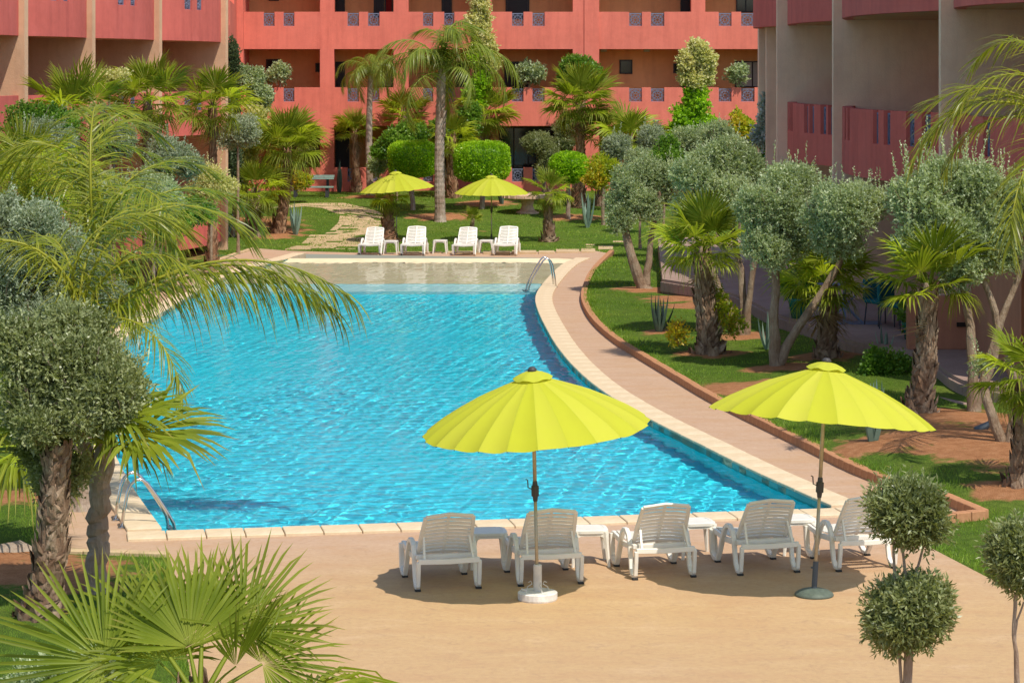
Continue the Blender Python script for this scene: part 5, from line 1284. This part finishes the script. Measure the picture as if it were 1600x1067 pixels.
link('crown', crown_mesh('crown', [(tuple(loc(1414, 800, 19.6, b)), (43 / k, 42 / k, 33 / k)), (tuple(loc(1440, 818, 19.6, b, -.05)), (26 / k, 26 / k, 24 / k))], 2300, 'olive_dark', leaf=.052, seed=56, shell=.65, bumpy=.24, lpt=8, shoots=44, shoot_len=.13, core=.38, wid=.17), host)
olive(1592, 1120, [([(1590, 1040, 0), (1583, 985, 0), (1588, 925, 0)], .022, .015), ([(1583, 985, 0), (1600, 940, 0)], .012, .008)],
      [(1597, 866, 0, 38, 37), (1600, 885, 0, 30, 26)], 2500, 'clipped olive with a single leafy ball on a thin stem at the right edge', 57, y=19.8, leaf=.050, mat='olive_dark', bark='grey_bark', shell=.6, bumpy=.22, twigs=20, group=CL, shoots=26, shoot_len=.14, lpt=8, core=.4, clip=True, wid=.17)

# --- clipped hedges on stems, cloud tree, bushes
def box_hedge(px, py, w, h, bpy_, label, seed, y, mat='hedge_leaf', n=9000, stem=.10, squ=4, cat='clipped tree'):
    k = F / y; z0 = lawn_h((px - 800) * y / F, y); b = Vector(((px - 800) * y / F, y, z0)); c = W(px, py, y) - b; t = empty('clipped_tree', b, label, cat, 'clipped green trees on the far lawn')
    mb = MB(); limb(mb, (0, 0, -.05), c, stem, stem * .8, .02); mb.build('trunk', 'grey_bark', t)
    rng = np.random.default_rng(seed); d = unit(rng.normal(size=(n, 3))); q = (np.abs(d) ** squ).sum(1) ** (-1 / squ); rr = 1 - .16 * rng.random(n) ** 1.5 + .035 * vnoise(d, 4, seed)
    rad = np.array([w / 2 / k, w / 2 / k * .9, h / 2 / k]); P = np.array(c) + d * (q * rr)[:, None] * rad
    D = d + rng.normal(size=(n, 3)) * .7 + np.array([0, 0, .3]); V, Fc, Rr = leaves(P, D, .085 * (.6 + .8 * rng.random(n)), .026 * (.7 + .6 * rng.random(n)), np.clip(.5 + .3 * vnoise(P, 6, seed) + rng.normal(size=n) * .2, 0, 1), rng)
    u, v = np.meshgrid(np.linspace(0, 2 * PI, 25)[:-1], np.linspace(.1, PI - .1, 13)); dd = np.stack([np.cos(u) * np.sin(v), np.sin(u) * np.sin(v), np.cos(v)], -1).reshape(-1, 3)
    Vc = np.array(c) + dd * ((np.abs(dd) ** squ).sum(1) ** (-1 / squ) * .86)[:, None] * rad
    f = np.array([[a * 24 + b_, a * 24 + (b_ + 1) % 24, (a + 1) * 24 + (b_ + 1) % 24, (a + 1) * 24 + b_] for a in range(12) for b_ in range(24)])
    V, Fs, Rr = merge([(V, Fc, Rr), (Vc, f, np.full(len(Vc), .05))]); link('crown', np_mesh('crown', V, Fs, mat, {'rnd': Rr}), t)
    return t
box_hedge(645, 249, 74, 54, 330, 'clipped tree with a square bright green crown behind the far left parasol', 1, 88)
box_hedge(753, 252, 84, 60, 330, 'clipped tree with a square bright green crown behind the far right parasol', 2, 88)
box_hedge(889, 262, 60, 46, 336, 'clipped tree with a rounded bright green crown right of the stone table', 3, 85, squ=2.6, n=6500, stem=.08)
olive(942, 350, [([(942, 290, 0)], .07, .05)], [(938, 272, 0, 27, 26), (930, 285, 0, 20, 16), (952, 262, .1, 18, 16)], 1700, 'small tree with orange and yellow green leaves beside the round clipped tree', 71, mat='orange_leaf', leaf=.08, cat='tree', name='small_tree', group=None, core=.6)
olive(850, 0, [([(850, 260, 0), (846, 225, 0)], .09, .06)], [(838, 223, 0, 20, 13), (858, 243, 0, 14, 14), (852, 262, 0, 13, 12)], 1800, 'cloud-pruned tree with flat dark green tiers before the dark terrace door', 72, mat='olive_dark', y=92, clip=True, leaf=.06, cat='clipped tree', name='cloud_pruned_tree', group=None, core=.85, shell=.2)
olive(888, 0, [([(888, 230, 0), (888, 205, 0)], .09, .06)], [(886, 200, 0, 18, 11), (882, 222, 0, 19, 11)], 1300, 'cloud-pruned dark tree with stacked tiers beside the large climber palm', 73, mat='olive_dark', y=93, clip=True, leaf=.06, cat='clipped tree', name='cloud_pruned_tree', group=None, core=.85, shell=.2)
for i, (px, py, y, bl, n, lb, mt) in enumerate([
        (620, 230, 91, [(620, 225, 0, 26, 30), (645, 212, .3, 26, 26), (600, 238, 0, 20, 14)], 2600, 'loose green bush behind the left square hedge', 'green_leaf'),
        (700, 195, 93, [(690, 205, 0, 26, 18), (725, 235, 0, 20, 34), (735, 190, 0, 20, 34)], 2400, 'loose bush with reddish blooms beside the tall full palm', 'green_leaf'),
        (900, 110, 94, [(905, 105, 0, 34, 20), (928, 118, 0, 18, 26), (885, 125, 0, 20, 24)], 3000, 'dark green climber mound spilling over the middle pier', 'green_leaf'),
        (595, 268, 92, [(590, 258, 0, 15, 22)], 500, 'thin grey twiggy bush behind the slender feather palm', 'olive_leaf'),
        (826, 118, 96.1, [(828, 115, 0, 26, 22)], 620, 'airy olive plant standing on the first-floor parapet left of the climber mound', 'olive_leaf'),
        (1153, 118, 96.1, [(1153, 118, 0, 20, 22)], 420, 'airy olive plant on the parapet in front of the curtained window', 'olive_leaf'),
        (437, 115, 96.1, [(438, 113, 0, 20, 20), (420, 122, 0, 14, 12)], 520, 'airy olive plant on the parapet before the small dark window at the left', 'olive_leaf'),
        (395, 130, 84, [(392, 128, 0, 24, 24), (410, 150, 0, 20, 26), (380, 118, .2, 16, 18)], 2600, 'tall grey green bush at the left end of the back block', 'olive_leaf'),
        (385, 250, 82, [(385, 240, 0, 22, 50), (370, 280, 0, 26, 40), (395, 190, 0, 20, 34)], 3600, 'bush with cream flowers between the shrub and the leaning palm', 'cream_flower'),
        (440, 285, 90, [(440, 278, 0, 34, 16), (470, 282, 0, 16, 14)], 1800, 'low yellow green bush behind the leaning palm', 'orange_leaf'),
        (1155, 240, 78, [(1158, 215, 0, 24, 44), (1145, 260, 0, 30, 30)], 2600, 'yellow green leafy shrub before the corner of the dark block', 'orange_leaf'),
        (1180, 220, 76, [(1190, 270, 0, 34, 40)], 2600, 'dark green bush in the shade at the corner of the dark block', 'green_leaf'),
        (1385, 575, 43, [(1382, 578, 0, 30, 26), (1368, 572, 0, 18, 24), (1405, 580, .2, 26, 24)], 2600, 'bright green low bush before the shaded terrace, right of the yellow-leaved palm', 'green_leaf'),
        (60, 220, 56, [(60, 190, 0, 60, 40)], 1800, 'leafy climber beside the first crimson balcony at the left', 'green_leaf'),
        (175, 128, 62, [(170, 125, 0, 24, 12), (190, 120, 0, 14, 9)], 380, 'small yellow flowering climber tops above the left palm crown', 'cream_flower'),
        (290, 350, 61, [(270, 350, 0, 40, 34), (310, 330, .5, 34, 30)], 2400, 'green bush at the foot of the right palm of the left row', 'green_leaf'),
        (20, 330, 48, [(20, 340, 0, 50, 40)], 1600, 'green bush at the left edge under the yellow green palm', 'green_leaf'),
        (1035, 262, 72, [(1040, 250, 0, 30, 34)], 1800, 'mid green bush behind the silver olives', 'green_leaf')]):
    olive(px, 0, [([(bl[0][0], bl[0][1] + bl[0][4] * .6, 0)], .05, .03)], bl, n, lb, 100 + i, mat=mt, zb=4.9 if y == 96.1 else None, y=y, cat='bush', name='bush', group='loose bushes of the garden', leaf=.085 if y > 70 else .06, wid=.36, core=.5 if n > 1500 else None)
def column(px, pts, y, label, seed, n, top='cream_flower', low='green_leaf', split=.5):
    x = (px - 800) * y / F; b = Vector((x, y, lawn_h(x, y))); t = empty('climber_column', b, label, 'climber', None)
    mb = MB(); limb(mb, (0, 0, -.05), W(pts[0][0], pts[0][1], y) - b, .12, .05, .02); mb.build('stem', 'grey_bark', t); k = F / y
    m = int(len(pts) * split)
    for nm, mt, pp, sd in (('flowers', top, pts[:m], 1), ('foliage', low, pts[m:], 2)):
        link(nm, crown_mesh(nm, scatter([(tuple(W(p[0], p[1], y) - b), (p[2] / k * 1.05, p[2] / k, p[3] / k * 1.1)) for p in pp], seed + sd), n, mt, leaf=.09, seed=seed + sd, wid=.38, up=-.2, core=.7, bumpy=.25), t)
    return t
column(1087, [(1090, 75, 17, 14), (1098, 95, 22, 20), (1076, 95, 20, 16), (1110, 118, 8, 16), (1085, 122, 26, 22), (1088, 155, 26, 26), (1080, 185, 34, 30), (1068, 205, 26, 26), (1100, 200, 24, 30)], 88, 'tall climber column with cream flowers on top at the right of the back block', 5, 3000, low='hedge_leaf', split=.56)
column(752, [(750, 5, 20, 22), (748, 35, 24, 24), (755, 65, 22, 26), (765, 95, 18, 20), (745, 90, 16, 24), (755, 130, 16, 26), (740, 150, 18, 30)], 94.5, 'climber column with cream flowers hanging down the third pier of the back block', 6, 2600, low='hedge_leaf', split=.6)
column(1210, [(1205, 165, 16, 20), (1212, 190, 24, 26), (1200, 215, 26, 26), (1222, 225, 20, 24), (1210, 250, 28, 26)], 66, 'white-flowered climber at the corner of the dark block', 7, 2600, top='white_flower', split=.7)
x = (364 - 800) * 80 / F; b = Vector((x, 80, lawn_h(x, 80))); t = empty('cypress', b, 'narrow dark cypress at the end of the crimson block', 'tree')
mb = MB(); limb(mb, (0, 0, 0), (0, 0, 6.2), .08, .02, .01); mb.build('trunk', 'grey_bark', t)
link('crown', crown_mesh('crown', [((0, 0, 2 + k * .45), (.24 - .012 * k, .24 - .012 * k, .45)) for k in range(10)], 2600, 'cypress_leaf', leaf=.09, seed=9, up=1.5, core=.7, wid=.25), t)

# --- agaves
def agave(px, py, h, n, label, seed, mat='agave_leaf', open_=28, w=.05):
    rnd = random.Random(seed); b = GL(px, py); t = empty('agave', b, label, 'agave', 'agaves on the lawns')
    for k in range(n):
        az = k * 2.4 + rnd.uniform(-.3, .3); q = k / n; el = R(88 - open_ * (.3 + .9 * q) + rnd.uniform(-5, 5)); L = h * rnd.uniform(.75, 1.08)
        mb = MB(); m = 7; vs = []; d = Vector((math.cos(az), math.sin(az), 0)); s = Vector((-d.y, d.x, 0))
        for i in range(m + 1):
            u = i / m; e = el + R(10) * u; p = d * (math.cos(e) * L * u + .03) + Vector((0, 0, math.sin(e) * L * u)); ww = w * (.75 + 1.2 * u - 2.0 * u * u) if i < m else .002
            ww = max(.003, ww); vs += [p - s * ww + Vector((0, 0, .3 * ww)) + d * -.25 * ww, p + d * ww * .55, p + s * ww + Vector((0, 0, .3 * ww)) + d * -.25 * ww, p + d * -ww * .1]
        fs = [(4 * i + j, 4 * i + (j + 1) % 4, 4 * i + 4 + (j + 1) % 4, 4 * i + 4 + j) for i in range(m) for j in range(4)] + [(0, 1, 2, 3)]
        mb.add(vs, fs, rnd.random()); mb.build('leaf', mat, t)
    return t
agave(1030, 523, .85, 9, 'dark agave with upright pointed leaves on the right lawn by the kerb', 1, 'agave_dark', 30, .045)
agave(1364, 700, 1.0, 9, 'pale blue agave with tall leaves below the right near parasol', 2, 'agave_leaf', 18, .06)
agave(1199, 548, .75, 5, 'small blue agave leaning against the forked olive trunk', 3, 'agave_leaf', 25, .045)
agave(462, 340, 1.1, 7, 'pale agave on the lawn in front of the green bench', 4, 'agave_leaf', 24, .065)
agave(918, 333, 1.2, 8, 'pale green agave beside the round clipped tree', 5, 'agave_leaf', 18, .065)
agave(355, 373, .9, 7, 'dark agave alone on the left lawn', 6, 'agave_dark', 22, .07)
agave(530, 302, 1.4, 5, 'dry tall agave between the bench and the slender feather palm', 7, 'agave_dark', 8, .10)
agave(1382, 556, .55, 6, 'small agave shoot at the edge of the shaded terrace', 8, 'agave_leaf', 25, .04)
agave(784, 320, 1.1, 5, 'slim agave at the left of the stone table', 9, 'agave_dark', 10, .07)

# --- leafy weeds by the palm, stones
p = GL(1062, 500)
olive(1120, 545, [], [(1140, 500, 0, 22, 26), (1060, 520, 0, 18, 26), (1125, 470, 0, 12, 22)], 420, 'loose yellow green shoots round the foot of the shaggy palm', 141, mat='orange_leaf', y=47.0, leaf=.07, cat='bush', name='bush', group=None)
rk = random.Random(4)
for i, (px, py, s_, lb) in enumerate([(1150, 505, .28, 'pale boulder between the shaggy palm and the wide olive'), (1410, 664, .10, 'small stone in the bare soil near the diamond-trunked palm'), (1168, 492, .18, 'small grey rock on the right lawn'), (20, 868, .3, 'flat grey rock at the left edge beside the stout palm'), (1535, 712, .10, 'small dark stone in the right bed')]):
    p = GL(px, py); mb = MB(); bm = bmesh.new(); bmesh.ops.create_icosphere(bm, subdivisions=2, radius=1.0)
    for v in bm.verts: v.co = Vector((v.co.x * s_, v.co.y * s_ * .8, v.co.z * s_ * .5)) * (1 + .25 * math.sin(v.co.x * 7 + i) * math.cos(v.co.y * 6))
    me = bpy.data.meshes.new('rock'); bm.to_mesh(me); bm.free(); me.materials.append(MATS['rock']); o = link('rock', me); o.location = p; tag(o, lb, 'rock', None)

# --- grass: separate blades, thinning with distance
def blades(name, n, xr_, yr_, hgt, seed, wid=.006):
    rng = np.random.default_rng(seed); y = yr_[0] + (yr_[1] - yr_[0]) * rng.random(n) ** 1.25; x = xr_[0] + (xr_[1] - xr_[0]) * rng.random(n)
    x = x * 1.0; ok = (np.abs(x) < .235 * y) & ~in_poly_np(x, y, [tuple(p) for p in DECK])
    tp = [tuple(p) for p in poly]; ok &= ~in_poly_np(x, y, tp)
    ok &= ~in_poly_np(x, y, [tuple(p) for p in low + sub[::-1]])
    soil = np.zeros(n)
    for (bx, by, br) in BEDS: soil = np.maximum(soil, np.clip(1.25 - np.hypot(x - bx, y - by) / br, 0, 1))
    ok &= soil + .25 * rng.random(n) + .12 * vnoise(np.stack([x, y, x * 0], 1), 2.4, 3) < .42
    x, y = x[ok], y[ok]; m = len(x)
    z = np.array([lawn_h(a, b) for a, b in zip(x, y)]) - .005
    h = hgt * (.5 + .9 * rng.random(m)) * (1 + .35 * vnoise(np.stack([x, y, x * 0], 1), 1.6, 8)); w = wid * (y / 30); P = np.stack([x, y, z], 1)
    T = unit(np.stack([rng.normal(size=m) * .5, rng.normal(size=m) * .5, np.ones(m)], 1)); a = rng.random(m) * PI; S = np.stack([np.cos(a), np.sin(a), a * 0], 1) * w[:, None]
    V = np.stack([P - S, P + S, P + T * h[:, None]], 1).reshape(-1, 3); r = np.clip(.5 + .25 * vnoise(P, 1.1, 5) + rng.normal(size=m) * .2, 0, 1)
    me = np_mesh(name, V, np.arange(3 * m).reshape(m, 3), 'grass_blade', {'rnd': np.repeat(r, 3)}); o = link(name, me); return o
tag(blades('lawn_grass', 260000, (1.5, 11), (24, 62), .062, 1), 'short green lawn grass right of the curved path', 'grass', None, 'stuff')
tag(blades('lawn_grass', 110000, (-7.5, -2), (18, 34), .062, 2), 'short green lawn grass in the left foreground', 'grass', None, 'stuff')
tag(blades('lawn_grass', 160000, (-14, 10), (62, 95), .07, 3, .009), 'short green lawn grass of the far lawn behind the pool', 'grass', None, 'stuff')
